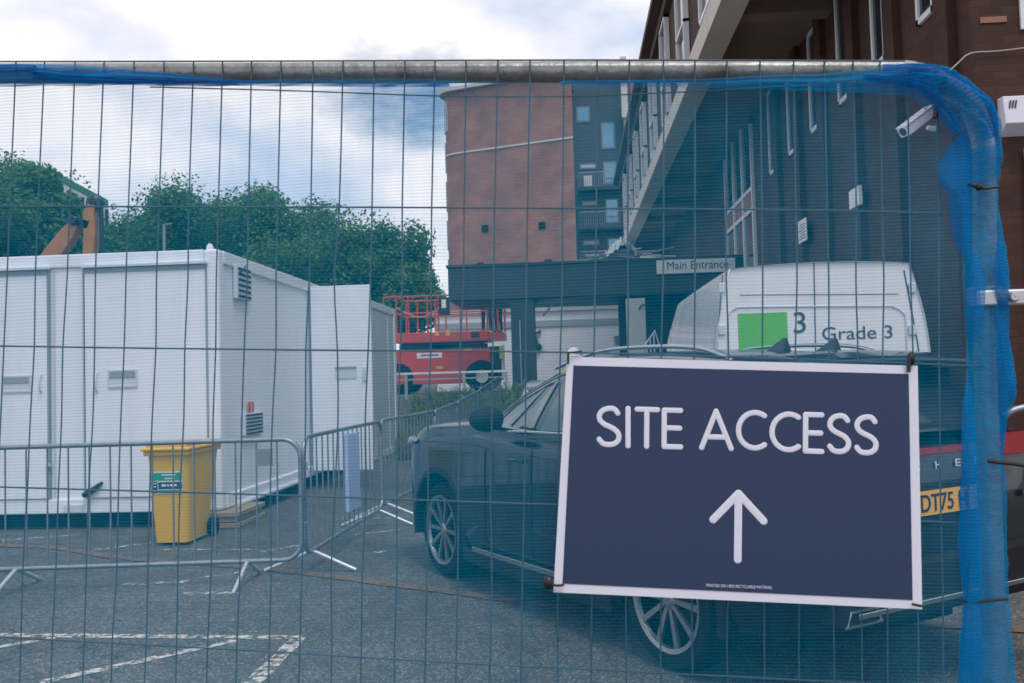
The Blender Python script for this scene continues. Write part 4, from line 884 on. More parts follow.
b = loft(ss, 4, 3)
b.v = [Vector((v.y * -1 + vc, v.x + YV + 2.7, v.z)) for v in b.v]
vb = b.build('body', M['vanwhite'], van, smooth=True)
def onvan(px, py, o=0.0): p = atY(px, py, YV - o); return p
def vbox(name, px0, px1, py0, py1, mt, par, o0=.001, o1=.006, bev=0): 
    a = onvan(px0, py1, .005); c = onvan(px1, py0, .005); b = MB(); b.box(a.x, c.x, YV - o1, YV - o0, a.z, c.z); return b.build(name, mt, par, bevel=bev)
b = MB(); pts = [onvan(*q, .004) for q in [(728, 420), (728, 330), (729.5, 314), (736, 308.5), (750, 307), (880, 306), (893, 307), (902, 312), (906, 326), (909, 420)]]; b.tube(spline(pts, 4), .008, 6); b.build('door_pressing', M['cabin2'], van)
b = MB(); b.tube([onvan(814, 263, .003), onvan(817, 420, .003)], .005, 6); b.tube([onvan(722.5, 275, .003), onvan(717.5, 340, .003), onvan(716, 420, .003)], .005, 6); b.tube([onvan(904, 270, .003), onvan(918, 345, .003), onvan(926, 420, .003)], .006, 6); b.tube([onvan(740, 295, .002), onvan(898, 294, .002)], .003, 6); b.build('door_seam', M['vgrey'], van)
for px in (722, 912):
    for py in (288, 330):
        a = onvan(px, py, .006); b = MB(); b.box(a.x - .03, a.x + .03, YV - .022, YV - .001, a.z - .045, a.z + .045); b.build('hinge', M['cabin2'], van, bevel=.006)

vbox('green_square', 739, 787, 312, 352, M['vgreen'], van, .001, .003)
a = onvan(792, 333, .004); xd = (1, 0, 0); text('number_mark', '3', .27, M['vgrey'], van, a, xd, (0, 0, 1), .001, width=.105)
a = onvan(821.5, 340, .004); text('grade_lettering', 'Grade 3', .165, M['vgrey'], van, a, (1, 0, 0.028 * 0), (0, 0, 1), .001, width=onvan(891.5, 340).x - a.x)
for sx in (-1, 1):
    b = MB(); cx = vc + sx * (hw - .07); b.box(cx - .06, cx + .06, YV - .02, YV + .05, .75, 1.3); b.build('tail_light', M['red'], van, bevel=.02)
    for yy in (YV + .95, YV + 4.4):
        T = (0, 0, 0); b = MB(); b.lathe([(.2, -.1), (.33, -.1), (.345, -.07), (.345, .07), (.33, .1), (.2, .1), (.001, .08)], 32, Matrix.Translation((vc + sx * (hw - .1), yy, .345)) @ Matrix.Rotation(sx * PI / 2, 4, 'Y')); b.build('wheel', M['rubber'], van, smooth=True)
b = MB(); b.box(vc - hw + .05, vc + hw - .05, YV - .08, YV + .1, .38, .58); b.build('rear_bumper', M['cladding'], van, bevel=.03)
b = MB(); b.box(vc - .26, vc + .26, YV - .012, YV - .002, .72, .83); b.build('number_plate', M['plate'], van)
# side windows and graphics on the van's left side
def vside(y, z, o=.006):
    t = max(0, min(1, (z - 1.45) / (vzs - .04 - 1.45))); x = vc - (hw + (tw - hw) * t ** 1.2) - o; return Vector((x, y, z))
def vpatch(name, y0, y1, z0, z1, mt, par, o=.008, sl=0):
    b = MB(); b.grid(lambda u, v: vside(y0 + (y1 - y0) * u + sl * v, z0 + (z1 - z0) * v, o), 6, 6); return b.build(name, mt, par, smooth=True)
vpatch('side_window', YV + .5, YV + 1.75, 1.55, 2.2, M['darkglass'], van); vpatch('side_window', YV + 1.95, YV + 3.1, 1.55, 2.2, M['darkglass'], van); vpatch('side_window', YV + 3.3, YV + 4.0, 1.5, 2.12, M['darkglass'], van)
vpatch('side_graphic', YV + 2.2, YV + 3.6, 1.3, 1.5, M['vgreen'], van, .004)
b = MB(); b.tube([onvan(797, 262, -1.2), onvan(797, 257, -1.2)], .006, 6); b.build('aerial', M['black'], van)
b = MB(); b.ball((vc - hw - .14, YV + 4.35, 1.45), .13, 12, 8, (.7, .5, 1.2)); b.build('door_mirror', M['black'], van, smooth=True)

# ------------------------------------------------------------------ brick office building on the right
XB, ZS = 2.36, 7.0            # overhanging storey: facade plane and soffit level
XW = 4.18                     # recessed wall below it
ZR = 10.15; YE = 40.5; YN = 9.35
off = empty('office_building', (6, 20, 0), 'dark brick office block with an overhanging upper storey on pale concrete beam', 'building')
b = MB(); b.box(XB + .12, XB + .4, YN + 1, YE, ZS + .42, ZR - .3); b.build('upper_wall', M['brick'], off)
b = MB(); b.box(XB - .0, XB + .42, YN + 1, YE - 1.5, ZS, ZS + .42); b.build('edge_beam', M['conc'], off)
b = MB(); b.box(XB + .43, XW + .3, YN + 1, YE - 1.5, ZS + .25, ZS + .4); b.build('soffit', M['soffit'], off)
y = YN + 1.5
while y < YE - 2: b = MB(); b.box(XB + .425, XW + .2, y, y + .35, ZS + .06, ZS + .255); b.build('soffit_rib', M['soffit'], off); y += 3.1
b = MB(); b.box(XB - .25, XB + 9, YN + 1, YE + .2, ZR - .02, ZR + .14); b.box(XB - .02, XB + .3, YN + 1, YE, ZR - .3, ZR - .022); b.build('roof', M['roofdark'], off)
b = MB(); b.box(XW, XW + .4, YN + .36, YE - 2, -.1, ZS + .6); b.build('lower_wall', M['brick'], off)
b = MB(); b.box(XB + .4, 14, YE - .4, YE, -.1, ZR - .3); b.build('end_wall', M['brick'], off)
b = MB(); b.box(XW - .0, 14, YN - .0, YN + .355, -.1, 11.5); b.build('return_wall', M['brick'], off)
b = MB(); b.box(XW + .4, 14, YN + .35, YE - .4, ZR + .2, ZR + .4); b.build('roof_slab', M['roofdark'], off)
# windows of the upper storey
y = 11.0
while y < 39:
    z0, z1 = ZS + .46, ZR - .34; b = MB(); x = XB + .06
    for (ya, yb2, za, zc) in [(y, y + .08, z0, z1), (y + 1.17, y + 1.25, z0, z1), (y, y + 1.25, z0 - .0, z0 + .07), (y, y + 1.25, z1 - .07, z1), (y, y + 1.25, z0 + .9, z0 + .96)]: b.box(x - .06, x + .05, ya + .001, yb2 - .001, za, zc)
    f = b.build('window', M['upvc'], off)
    b = MB(); b.box(x + .0, x + .03, y + .09, y + 1.16, z0 + .07, z1 - .07); b.build('pane', M['darkglass'], f)
    y += 3.2
# narrow windows high in the recessed wall
for yc in (10.45, 12.0, 13.55, 15.15, 16.7, 18.3):
    z0, z1 = 5.5, ZS + .2; b = MB(); y0, y1 = yc - .28, yc + .22
    for (ya, yb2, za, zc) in [(y0, y0 + .07, z0, z1), (y1 - .06, y1, z0, z1), (y0, y1, z0, z0 + .07), (y0, y1, z1 - .06, z1)]: b.box(XW - .04, XW + .02, ya, yb2, za, zc)
    f = b.build('window', M['upvc'], off); b = MB(); b.box(XW - .012, XW - .004, y0 + .07, y1 - .06, z0 + .07, z1 - .06); b.build('pane', M['darkglass'], f)
    b = MB(); b.box(XW - .10, XW - .003, yc - .75, yc - .40, -.1, ZS + .24); b.build('brick_pier', M['brick'], off)
# curtain glazing by the entrance
y0, y1 = 20.2, 23.6; b = MB()
for k in range(4):
    yy = y0 + (y1 - y0) * k / 3; b.box(XW - .07, XW + .02, yy - .05, yy + .05, 3.6, ZS + .24)
for z in (5.15, 5.62, 3.6): b.box(XW - .065, XW + .02, y0, y1, z - .04, z + .05)
f = b.build('curtain_glazing', M['upvc'], off); b = MB(); b.box(XW - .02, XW - .005, y0, y1, 3.6, 5.1); b.box(XW - .02, XW - .005, y0, y1, 5.68, ZS + .2); b.build('pane', M['darkglass'], f)
b = MB(); b.box(XW - .03, XW - .012, y0, y1, 5.2, 5.58); b.build('spandrel', M['tbrick'], f)
# ground-floor openings further along
for yc in (26, 29, 32, 35):
    b = MB(); b.box(XW - .05, XW + .02, yc - .6, yc + .6, 2.6, 4.8); f = b.build('window', M['upvc'], off); b = MB(); b.box(XW - .06, XW - .051, yc - .5, yc + .5, 2.7, 4.7); b.build('pane', M['darkglass'], f)
# window edge and downpipe on the return wall
a = atY(1020, 30, YN); b = MB(); b.box(a.x, a.x + .9, YN - .03, YN - .002, a.z, a.z + 1.4); f = b.build('window', M['upvc'], off); b = MB(); b.box(a.x + .08, a.x + .82, YN - .036, YN - .031, a.z + .08, a.z + 1.3); b.build('pane', M['darkglass'], f)
a = atY(1022, 150, YN); c = atY(1022, 440, YN); b = MB(); b.tube([(a.x + .03, YN - .05, c.z - 1), (a.x + .03, YN - .05, a.z)], .035, 10); b.build('downpipe', M['upvc'], off, smooth=True)
a = atY(992, 20, YN); b = MB(); b.box(a.x - .12, a.x + .14, YN - .012, YN - .002, a.z - .03, a.z + .03); b.build('air_brick', M['tbrick'], off)

def wallthing(px0, px1, py0, py1, name, label, cat, mt, th=.02):
    XQ = XW - .115; pts = [atX(px0, py1, XQ), atX(px1, py1, XQ)]
    ya, yb2 = sorted([pts[0].y, pts[1].y]); z0 = atX((px0 + px1) / 2, py1, XQ).z; z1 = atX((px0 + px1) / 2, py0, XQ).z
    r = empty(name, (XW, (ya + yb2) / 2, z0), label, cat); b = MB(); b.box(XW - .103 - th, XW - .101, ya, yb2, z0, z1); b.build('board', mt, r, bevel=.003); return r, ya, yb2, z0, z1
r, ya, yb2, z0, z1 = wallthing(799, 807, 219, 242, 'wall_notice', 'small pale notice on the dark brick wall above the van', 'notice', M['signpale'])
b = MB()
for k in range(6): b.box(XW - .127, XW - .124, ya + .06, yb2 - .06 - .05 * (k % 3), z0 + .05 + (z1 - z0 - .1) * k / 6, z0 + .05 + (z1 - z0 - .1) * (k + .4) / 6)
b.build('notice_lines', M['grey'], r)
r, ya, yb2, z0, z1 = wallthing(852, 862, 188, 207, 'wall_floodlight', 'small pale bulkhead light high on the brick wall, right of the notice', 'wall light', M['signpale'], .05)

# CCTV camera
cc = atX(943, 128, XW - .01); cct = empty('security_camera', cc, 'white bullet security camera on a wall bracket near the brick corner', 'security camera')
b = MB(); b.lathe([(.001, 0), (.075, 0), (.07, .03), (.03, .05), (.028, .12), (.001, .12)], 16, Matrix.Translation(cc) @ Matrix.Rotation(-PI / 2, 4, 'Y')); b.build('wall_mount', M['signpale'], cct, smooth=True)
e1 = atY(927, 123, cc.y - .05); b = MB(); b.tube(spline([cc + Vector((-.1, 0, 0)), (cc + e1) / 2 + Vector((0, 0, -.04)), e1 + Vector((0, 0, -.05))], 5), .025, 10); b.build('bracket', M['signpale'], cct, smooth=True)
q0 = atY(903, 132, cc.y - .15); q1 = atY(929, 112, cc.y + .02); b = MB(); dq = (q1 - q0).normalized(); b.bar(q0, q1, .13, .12); b.bar(q0 - dq * .03 + Vector((0, 0, .065)), q1 + Vector((0, 0, .065)), .16, .015); b.build('housing', M['signwhite'], cct, bevel=.012)
b = MB(); b.lathe([(.001, .004), (.045, .004), (.045, 0)], 16, Matrix.Translation(q0) @ (-dq).to_track_quat('Z', 'Y').to_matrix().to_4x4()); b.build('lens', M['black'], cct)
# alarm box
a = atY(998, 128, YN); c = atY(1024, 98, YN); wv = .42
al = empty('alarm_box', (a.x + wv / 2, YN, a.z), 'white alarm box with vent slots on the brick return wall', 'alarm box')
b = MB(); b.add([(a.x, YN - .004, a.z - .10), (a.x + wv, YN - .004, a.z - .10), (a.x + wv, YN - .004, c.z), (a.x, YN - .004, c.z), (a.x + .0, YN - .17, a.z), (a.x + wv, YN - .17, a.z), (a.x + wv, YN - .13, c.z - .01), (a.x, YN - .13, c.z - .01)], [(3, 2, 1, 0), (4, 5, 6, 7), (0, 1, 5, 4), (2, 3, 7, 6), (0, 4, 7, 3), (1, 2, 6, 5)])
b.build('cover', M['signwhite'], al, bevel=.008)
b = MB()
for k in range(3): b.bar((a.x + .05 + .028 * k, YN - .152, c.z - .14), (a.x + .065 + .028 * k, YN - .148, c.z - .06), .004, .014)
b.build('vent_slot', M['black'], al)
b = MB(); b.tube(spline([(a.x + .22, YN - .172, a.z + .05), (a.x + .30, YN - .170, a.z + .07), (a.x + .27, YN - .165, a.z + .14), (a.x + .31, YN - .162, a.z + .2), (a.x + .30, YN - .158, a.z + .27)], 5), .006, 6); b.build('emblem', M['grey'], al)
# cable
cb = MB(); cb.tube(spline([(XW - .02, YN + .5, atX(945, 75, XW).z), atY(945, 75, YN - .03), atY(958, 63, YN - .03), atY(971, 53, YN - .03), atY(998, 51, YN - .03), atY(1040, 46, YN - .03)], 3), .007, 6)
tag(cb.build('wall_cable', M['cable']), 'thin pale cable running across the dark brick return wall', 'cable')
hp = atY(1014, 425, 6.3)
st = empty('hoop_stand', (hp.x + .2, 6.6, 0), 'galvanised hoop rail beside the brick wall, right of the SUV', 'hoop rail')
b = MB(); b.tube(spline([(hp.x - .02, 6.6, 0), (hp.x - .02, 6.6, .9), (hp.x + .06, 6.6, 1.14), (hp.x + .25, 6.6, 1.22), (hp.x + .6, 6.6, 1.22), (hp.x + .75, 6.6, 1.1), (hp.x + .78, 6.6, .8), (hp.x + .78, 6.6, 0)], 5), .028, 10); b.build('hoop', M['galv'], st, smooth=True)

# ------------------------------------------------------------------ entrance canopy
YCN = 22.0
cxl = atY(448, 280, YCN).x; ctop = atY(540, 264.5, YCN).z; cbot = atY(540, 298, YCN).z
can = empty('entrance_canopy', (.5, YCN, 1.1), 'charcoal flat entrance canopy on square columns in front of the brick tower', 'canopy')
b = MB(); b.box(cxl, XW - .01, YCN, YCN + 3.0, cbot, ctop); b.build('fascia', M['fascia'], can, bevel=.02)
b = MB(); b.box(cxl - .04, XW - .012, YCN - .04, YCN + 3.04, ctop + .003, ctop + .06); b.build('roof_edge', M['fascia'], can)
xcl = atY(511, 330, YCN).x; xcr = atY(535, 330, YCN).x
b = MB(); b.box(xcl, xcr, YCN + .05, YCN + .55, .9, cbot - .002); b.build('column', M['fascia'], can, bevel=.01)
b = MB(); b.box(2.9, 3.4, YCN + .05, YCN + .55, .9, cbot - .002); b.build('column', M['fascia'], can, bevel=.01)
b = MB(); b.box(1.3, XW - .02, YCN + 2.2, YCN + 2.5, .9, cbot - .003); b.build('lobby_wall', M['fascia'], can)
a = atY(521, 390, YCN); c = atY(522, 320, YCN); b = MB(); b.box(a.x, a.x + .03, YCN + .03, YCN + .048, a.z, c.z); b.build('column_strip', M['galv'], can)
a = atY(657, 275, YCN - .1); c = atY(735, 258.5, YCN - .1)
msg = empty('entrance_sign', ((a.x + c.x) / 2, YCN - .08, a.z), 'pale Main Entrance sign on the dark canopy fascia above the van', 'sign')
b = MB(); b.box(a.x, c.x, YCN - .12, YCN - .045, a.z + .02, c.z + .02); b.build('board', M['signpale'], msg, bevel=.004)
text('lettering', 'Main Entrance', .28, M['black'], msg, (a.x + .23, YCN - .1225, a.z + .12), (1, 0, 0), (0, 0, 1), .001, width=(c.x - a.x) * .78)
# timber offcuts framed under the fascia
tf = empty('hanging_timbers', (-.1, YCN + .1, cbot - .5), 'stripped timber planks hanging under the canopy fascia beside its column', 'timber')
for (p0, p1, w_) in [((524, 288), (576, 284), .12), ((523, 303), (576, 299), .12), ((530, 302), (574, 286), .07), ((524, 294), (576, 291), .1), ((543, 316), (553, 304), .05)]:
    b = MB(); b.bar(atY(*p0, YCN + .3), atY(*p1, YCN + .3), .05, w_); b.build('plank', M['woodg'], tf)
# debris on the canopy roof
rr = random.Random(11); dx = atY(625, 258, YCN + .7)
deb = empty('debris_pile', (dx.x, YCN + .7, ctop + .06), 'heap of crumpled polythene and broken laths on the canopy roof', 'debris')
for k in range(30):
    a = rr.uniform(-.6, .6); x = dx.x + rr.uniform(-.75, .7); ln = rr.uniform(.25, .7); z = ctop + .08 + rr.uniform(0, .22); b = MB()
    b.bar((x - ln * math.cos(a), YCN + .6 + rr.uniform(-.3, .3), z), (x + ln * math.cos(a), YCN + .6 + rr.uniform(-.3, .3), max(ctop + .07, z + ln * math.sin(a) * .35)), .05, .03); b.build('lath', M['poly'] if k % 3 else M['woodg'], deb)
b = MB(); b.bar(atY(640, 257, YCN + .1), atY(668, 259, YCN + .1), .1, .05); b.build('lath', M['signpale'], deb)
b = MB(); b.grid(lambda u, v: Vector((dx.x - .5 + 1.0 * u, YCN + .2 + .9 * v, ctop + .08 + 0.62 * max(0, 1 - 1.7 * abs(u - .42)) * (1 - abs(v - .4)) + .24 * mnoise.noise(Vector((u * 9, v * 7, 1))))), 22, 16); b.build('polythene', M['poly'], deb)
# pale pier and hand rail beside the lobby
a = atY(628, 345, YCN - .6); c = atY(645, 298, YCN - .6); pr = empty('masonry_pier', ((a.x + c.x) / 2, YCN - .5, 1.0), 'pale rendered masonry pier under the canopy, left of the van', 'pier')
b = MB(); b.box(a.x, c.x, YCN - .6, YCN - .2, .9, c.z); b.build('shaft', M['cream'], pr, bevel=.01); b = MB(); b.tube(spline([atY(639, 309, YCN - .63), atY(642, 305, YCN - .65), atY(645, 305, YCN - .65)], 4), .02, 6); b.build('bracket', M['black'], pr)
hr = empty('hand_rail', (a.x + .6, YCN - 1.0, 1.0), 'white metal stair rail beside the pale pier and the van', 'rail')
q = [atY(643, 348, YCN - 1), atY(655, 331, YCN - 1), atY(661, 350, YCN - 1)]; b = MB(); b.tube([Vector((q[0].x, q[0].y, 1.0)), q[0], q[1], q[2], Vector((q[2].x, q[2].y, 1))], .03, 8); b.build('top_rail', M['upvc'], hr)
for t in (.3, .6, .9): pp = q[0].lerp(q[1], t); b = MB(); b.tube([pp, (pp.x, pp.y, 1.0)], .018, 6); b.build('baluster', M['upvc'], hr)

# ------------------------------------------------------------------ white low building behind the canopy
YW = 31.0
a = atY(470, 345, YW); c = atY(640, 308, YW)
lo = empty('annexe_building', ((a.x + c.x) / 2, YW + 2, 1.1), 'low white rendered annexe with a grey string course behind the canopy', 'building')
zt_ = atY(585, 310, YW).z
b = MB(); b.box(a.x - 1.2, c.x + 1, YW, YW + 5, 1.0, zt_); b.build('wall', M['render'], lo)
zs_ = atY(585, 322, YW).z; b = MB(); b.box(a.x - 1.22, c.x + 1.02, YW - .05, YW - .002, zs_ - .12, zs_ + .1); b.build('string_course', M['greyline'], lo)
b = MB(); b.box(a.x - 1.3, c.x + 1.1, YW - .1, YW + 5.1, zt_ + .003, zt_ + .12); b.build('roof', M['conc'], lo)
b = MB(); b.tube([atY(541, 331, YW - .08), atY(534, 334, YW - .08), atY(538, 346, YW - .08)], .05, 6); b.ball(atY(538, 347, YW - .08), .14, 8, 6); b.build('cable', M['black'], lo)
b = MB(); b.tube([atY(616, 336, YW - .06), atY(617, 344, YW - .06)], .09, 6); b.build('fitting', M['grey'], lo)

# ------------------------------------------------------------------ brick tower and the slate-blue block beside it
YT = 64.0
tow = empty('apartment_tower', (0, 70, 0), 'tall red brick apartment tower with a rounded corner and slate-blue balcony wing', 'building')
L0 = atY(441, 200, 67.5); R0 = atY(575, 200, YT); zt_l = atY(444, 92, 67).z - .5
tw_ = R0 - L0; dirt = Vector((tw_.x, tw_.y, 0)).normalized(); back = Vector((-dirt.y, dirt.x, 0)); back = back if back.y > 0 else -back
base = Vector((R0.x, R0.y, 0)); W_ = Vector((tw_.x, tw_.y, 0)).length; RAD = 1.4
away = Vector((R0.x, R0.y, 0)).normalized(); pts = [base, base + away * 14]; 
lcb = base - dirt * W_ + back * 14; pts.append(lcb)
cc_ = base - dirt * (W_ - RAD) + back * RAD
arcp = [cc_ + (-dirt) * RAD * math.cos(R(90 * k / 8)) + (-back) * RAD * math.sin(R(90 * k / 8)) for k in range(9)]
pts += arcp
b = MB(); b.prism([Vector((p.x, p.y, .5)) for p in pts], (0, 0, zt_l)); b.build('brick_wall', M['tbrick'], tow)
top_ = .5 + zt_l
b = MB(); pp = [p + (p - (base - dirt * W_ / 2 + back * 7)).normalized() * .45 for p in pts]; b.prism([Vector((p.x, p.y, top_ + .004)) for p in pp], (0, 0, .25)); b.build('roof_edge', M['conc'], tow)
q0 = base - dirt * (W_ - .6) - back * .0; zl = atY(446, 152, 66.5).z
b = MB(); b.bar(Vector((base.x, base.y, zl)) - back * .04, Vector((q0.x, q0.y, zl)) - back * .04 + dirt * (RAD - .6), .06, .12); b.build('stone_band', M['cream'], tow)
b = MB(); aa = [cc_ - dirt * (RAD + .04) * math.cos(R(90 * k / 8)) - back * (RAD + .04) * math.sin(R(90 * k / 8)) for k in range(9)]
for i in range(8): b.bar(Vector((aa[i].x, aa[i].y, zl)), Vector((aa[i + 1].x, aa[i + 1].y, zl)), .05, .12)
b.build('stone_band', M['cream'], tow)
for fl in range(8):                                    # glazed corner bays
    z0 = top_ - 2.9 - fl * 3.0
    b = MB(); n0 = 6 if fl == 0 else 3
    A_ = [cc_ - dirt * (RAD + .03) * math.cos(R(90 * k / 8)) - back * (RAD + .03) * math.sin(R(90 * k / 8)) for k in range(-1, n0)]
    b.add([Vector((p.x, p.y, z0 + dz)) for p in A_ for dz in (0, 2.3)], [(2 * i, 2 * i + 2, 2 * i + 3, 2 * i + 1) for i in range(len(A_) - 1)])
    f = b.build('corner_window', M['darkglass'], tow)
    b = MB()
    for p in (A_[0], A_[len(A_) // 2], A_[-1]): b.bar(Vector((p.x, p.y, z0)), Vector((p.x, p.y, z0 + 2.3)), .1, .1)
    b.build('mullion', M['galv'], f)
def ontow(px, py, o=.05):
    d = ray(px, py); n = back; t = (base - n * o - CAM).dot(n) / d.dot(n); return CAM + d * t
for (px, py) in [(485, 228.5), (542, 225.5), (548, 263), (480, 266)]:
    q = ontow(px, py, .04); b = MB(); b.obox(q, dirt * .26, back * .03, Vector((0, 0, .26))); b.build('wall_vent', M['darkgap'], tow)
# wing
YG = 68.0; gx0 = atY(571, 200, YG).x; gx1 = atY(626, 200, YG).x; 
b = MB(); b.box(gx0 - 2, gx1, YG, YG + 10, .5, atY(600, 76, YG).z); b.build('wing_wall', M['bluecl'], tow)
b = MB(); b.box(gx1 + .002, atY(660, 120, YG).x + 2, YG - 1.0, YG + 9, .5, atY(630, 107, YG).z); b.build('cream_wall', M['cream'], tow)
b = MB(); b.box(gx1 - 1.0, gx1 + 5, YG + 1.5, YG + 8, top_ - 1.5, atY(632, 70, YG).z); b.build('upper_brick', M['tbrick'], tow)
a = atY(624, 105, YG - 1.02); c = atY(623, 84, YG - 1.02); b = MB(); b.box(a.x - .2, a.x + .25, YG - 1.3, YG - 1.0, a.z - 1, c.z + 2); b.build('cream_fin', M['cream'], tow)
def gwin(px0, px1, py0, py1, mt='skyglass'):
    a = atY(px0, py1, YG); c = atY(px1, py0, YG); b = MB(); b.box(a.x - .12, c.x + .12, YG - .06, YG - .002, a.z - .12, c.z + .12); f = b.build('window', M['grey'], tow); b = MB(); b.box(a.x, c.x, YG - .075, YG - .061, a.z, c.z); b.build('pane', M[mt], f)
for q in [(578, 588, 108, 121), (603, 613, 124, 148), (605, 615, 163, 183), (607, 617, 200, 222), (609, 618, 239, 250)]: gwin(*q)
for q in [(581, 595, 165, 168), (583, 596, 202, 205), (584, 598, 241, 244.5)]: gwin(*q, mt='cream')
for (py, pr_) in [(190, 173), (229, 212), (268, 252)]:
    zf = atY(600, py, YG).z; b = MB(); xl = gx0 + .6; xr = gx1 - .05; b.box(xl, xr, YG - 1.3, YG - .08, zf - .22, zf); bl_ = b.build('balcony', M['fascia'], tow)
    b = MB(); b.box(xl, xr, YG - 1.3, YG - 1.24, zf + 1.08, zf + 1.14)
    for k in range(22): x = xl + (xr - xl) * k / 21; b.box(x - .012, x + .012, YG - 1.285, YG - 1.255, zf + .003, zf + 1.078)
    b.build('railing', M['galv'], bl_)
a = atY(588, 183, YG - .6); b = MB(); b.box(a.x - .3, a.x + .3, YG - .9, YG - .5, a.z - .3, a.z + .5); b.build('balcony_item', M['upvc'], tow)

# ------------------------------------------------------------------ scissor lift and workers
YL = 26.0
def L_(px, py, y=YL): return atY(px, py, y)
gl = 1.15
lx0 = L_(394, 350).x; lx1 = L_(490, 350).x
lift = empty('scissor_lift', ((lx0 + lx1) / 2, YL + .8, gl), 'red scissor lift with guard rails parked beyond the weedy bank', 'scissor lift')
zc1 = L_(440, 350).z; zc0 = L_(440, 384).z; 
b = MB(); 
arch = [(lx0, zc0), (lx0, zc1), (lx1, zc1 + .02), (lx1, L_(488, 366).z), (L_(485, 370).x, L_(485, 364).z), (L_(478, 370).x, L_(478, 362).z), (L_(470, 370).x, L_(470, 365).z), (L_(464, 380).x, L_(464, 374).z), (L_(463, 384).x, zc0)]
b.prism([Vector((x, YL, z)) for x, z in arch], (0, 1.7, 0)); b.build('chassis', M['lred'], lift, bevel=.02)
for (px, yy) in [(482, YL - .05), (482, YL + 1.45), (399, YL - .02), (399, YL + 1.45)]:
    q = L_(px, 381); b = MB(); b.lathe([(.15, -.14), (.42, -.14), (.47, -.08), (.47, .1), (.42, .14), (.2, .14), (.18, .06), (.001, .06)], 28, Matrix.Translation((q.x, yy + .15, gl + .47)) @ Matrix.Rotation(PI / 2, 4, 'X')); wl = b.build('wheel', M['rubber'], lift, smooth=True)
    b = MB(); b.lathe([(.001, .065), (.17, .065), (.19, .10)], 20, Matrix.Translation((q.x, yy + .15, gl + .47)) @ Matrix.Rotation(PI / 2, 4, 'X')); b.build('hub', M['signpale'], wl)
zd0, zd1 = L_(440, 342).z, L_(440, 332).z
b = MB(); b.box(L_(395, 335).x, L_(488, 335).x, YL + .0, YL + 1.7, zd0, zd1); b.build('deck', M['lred'], lift, bevel=.015)
b = MB(); b.box(L_(470, 335).x, L_(503, 335).x, YL + .2, YL + 1.5, zd0 + .03, zd1 - .04); b.build('extension_deck', M['lred'], lift)
b = MB()
for yy in (YL + .25, YL + 1.4):
    for k in range(2):
        za, zb_ = (zc1 + .05, zd0 - .03); b.bar((lx0 + .2, yy, za if k else zb_), (lx1 - .3, yy, zb_ if k else za), .08, .1); 
    b.bar((lx0 + .1, yy + .1, (zc1 + zd0) / 2 - .02), (lx1 - .2, yy + .1, (zc1 + zd0) / 2 + .02), .08, .16)
b.build('scissor_stack', M['black'], lift)
zr1, zr2 = L_(420, 296).z, L_(420, 313).z
b = MB(); xl_, xr_ = L_(395.5, 300).x, L_(487, 300).x
for yy in (YL + .05, YL + 1.62):
    for zz in (zr1, zr2): b.tube([(xl_, yy, zz), (xr_, yy, zz)], .022, 8)
    for px in (396, 408, 427, 438, 460, 487): x = L_(px, 310).x; b.tube([(x, yy, zd1), (x, yy, zr1)], .026, 8)
for zz in (zr1, zr2): b.tube([(xl_, YL + .05, zz), (xl_, YL + 1.62, zz)], .028, 8); b.tube([(L_(504, 310).x, YL + .2, zz), (L_(504, 310).x, YL + 1.5, zz)], .028, 8)
for px in (497, 504): x = L_(px, 310).x; b.tube([(x, YL + .2, zd1 - .05), (x, YL + .2, zr1 + .2)], .03, 8)
b.tube([(xl_ - .0, YL + .05, zr1 + .02), (xl_ - .35, YL + .05, zr1 - .02), (xl_ - .38, YL + .05, zr1 - .25)], .03, 8)
b.build('guard_rail', M['lred'], lift, smooth=True)
q = L_(443, 305); b = MB(); b.box(q.x - .12, q.x + .18, YL - .05, YL + .2, q.z - .3, q.z + .22); b.build('control_box', M['black'], lift, bevel=.02)
q = L_(443.5, 303); b = MB(); b.box(q.x - .05, q.x + .08, YL - .06, YL - .052, q.z - .15, q.z + .1); b.build('paper_tag', M['labwhite'], lift)
a = L_(417, 358.5); c = L_(442, 354.5); b = MB(); b.box(a.x, c.x, YL - .008, YL - .002, a.z, c.z + .06); bd_ = b.build('badge', M['labwhite'], lift)
b = MB(); b.box(a.x + .12, c.x - .1, YL - .012, YL - .009, a.z + .06, c.z + .02); b.build('badge_print', M['grey'], bd_)
for (px0, px1, py0, py1) in [(435, 439, 331, 336), (446, 450, 330, 336), (436, 443, 366, 369), (464, 472, 348.5, 350.5)]:
    a = L_(px0, py1); c = L_(px1, py0); b = MB(); b.box(a.x, c.x, YL - .01, YL - .003, a.z, c.z); b.build('warning_label', M['plate'], lift)
a = L_(471, 335); b = MB(); b.box(a.x, a.x + .25, YL - .01, YL - .003, a.z - .08, a.z + .08); b.build('sticker', M['fascia'], lift)
a = L_(497, 368); b = MB(); b.box(a.x - .25, a.x + .12, YL + .1, YL + .9, L_(497, 380).z, L_(497, 346).z); b.build('power_pack', M['black'], lift, bevel=.02)
b = MB(); b.box(a.x + .13, a.x + .2, YL + .05, YL + .5, L_(497, 378).z, L_(497, 344).z); b.build('panel', M['upvc'], lift)
q = L_(503, 352); b = MB(); b.box(q.x - .1, q.x + .02, YL - .02, YL + .08, q.z - .2, q.z + .18); b.build('warning_label', M['hivis'], lift)
b = MB(); b.tube(spline([(xl_, YL - .02, zd1 + .75), ((xl_ + xr_) / 2 - .6, YL - .03, zd1 + .45), ((xl_ + xr_) / 2 + .1, YL - .02, zd1 + .8)], 6), .015, 6); b.build('cable', M['cable'], lift)

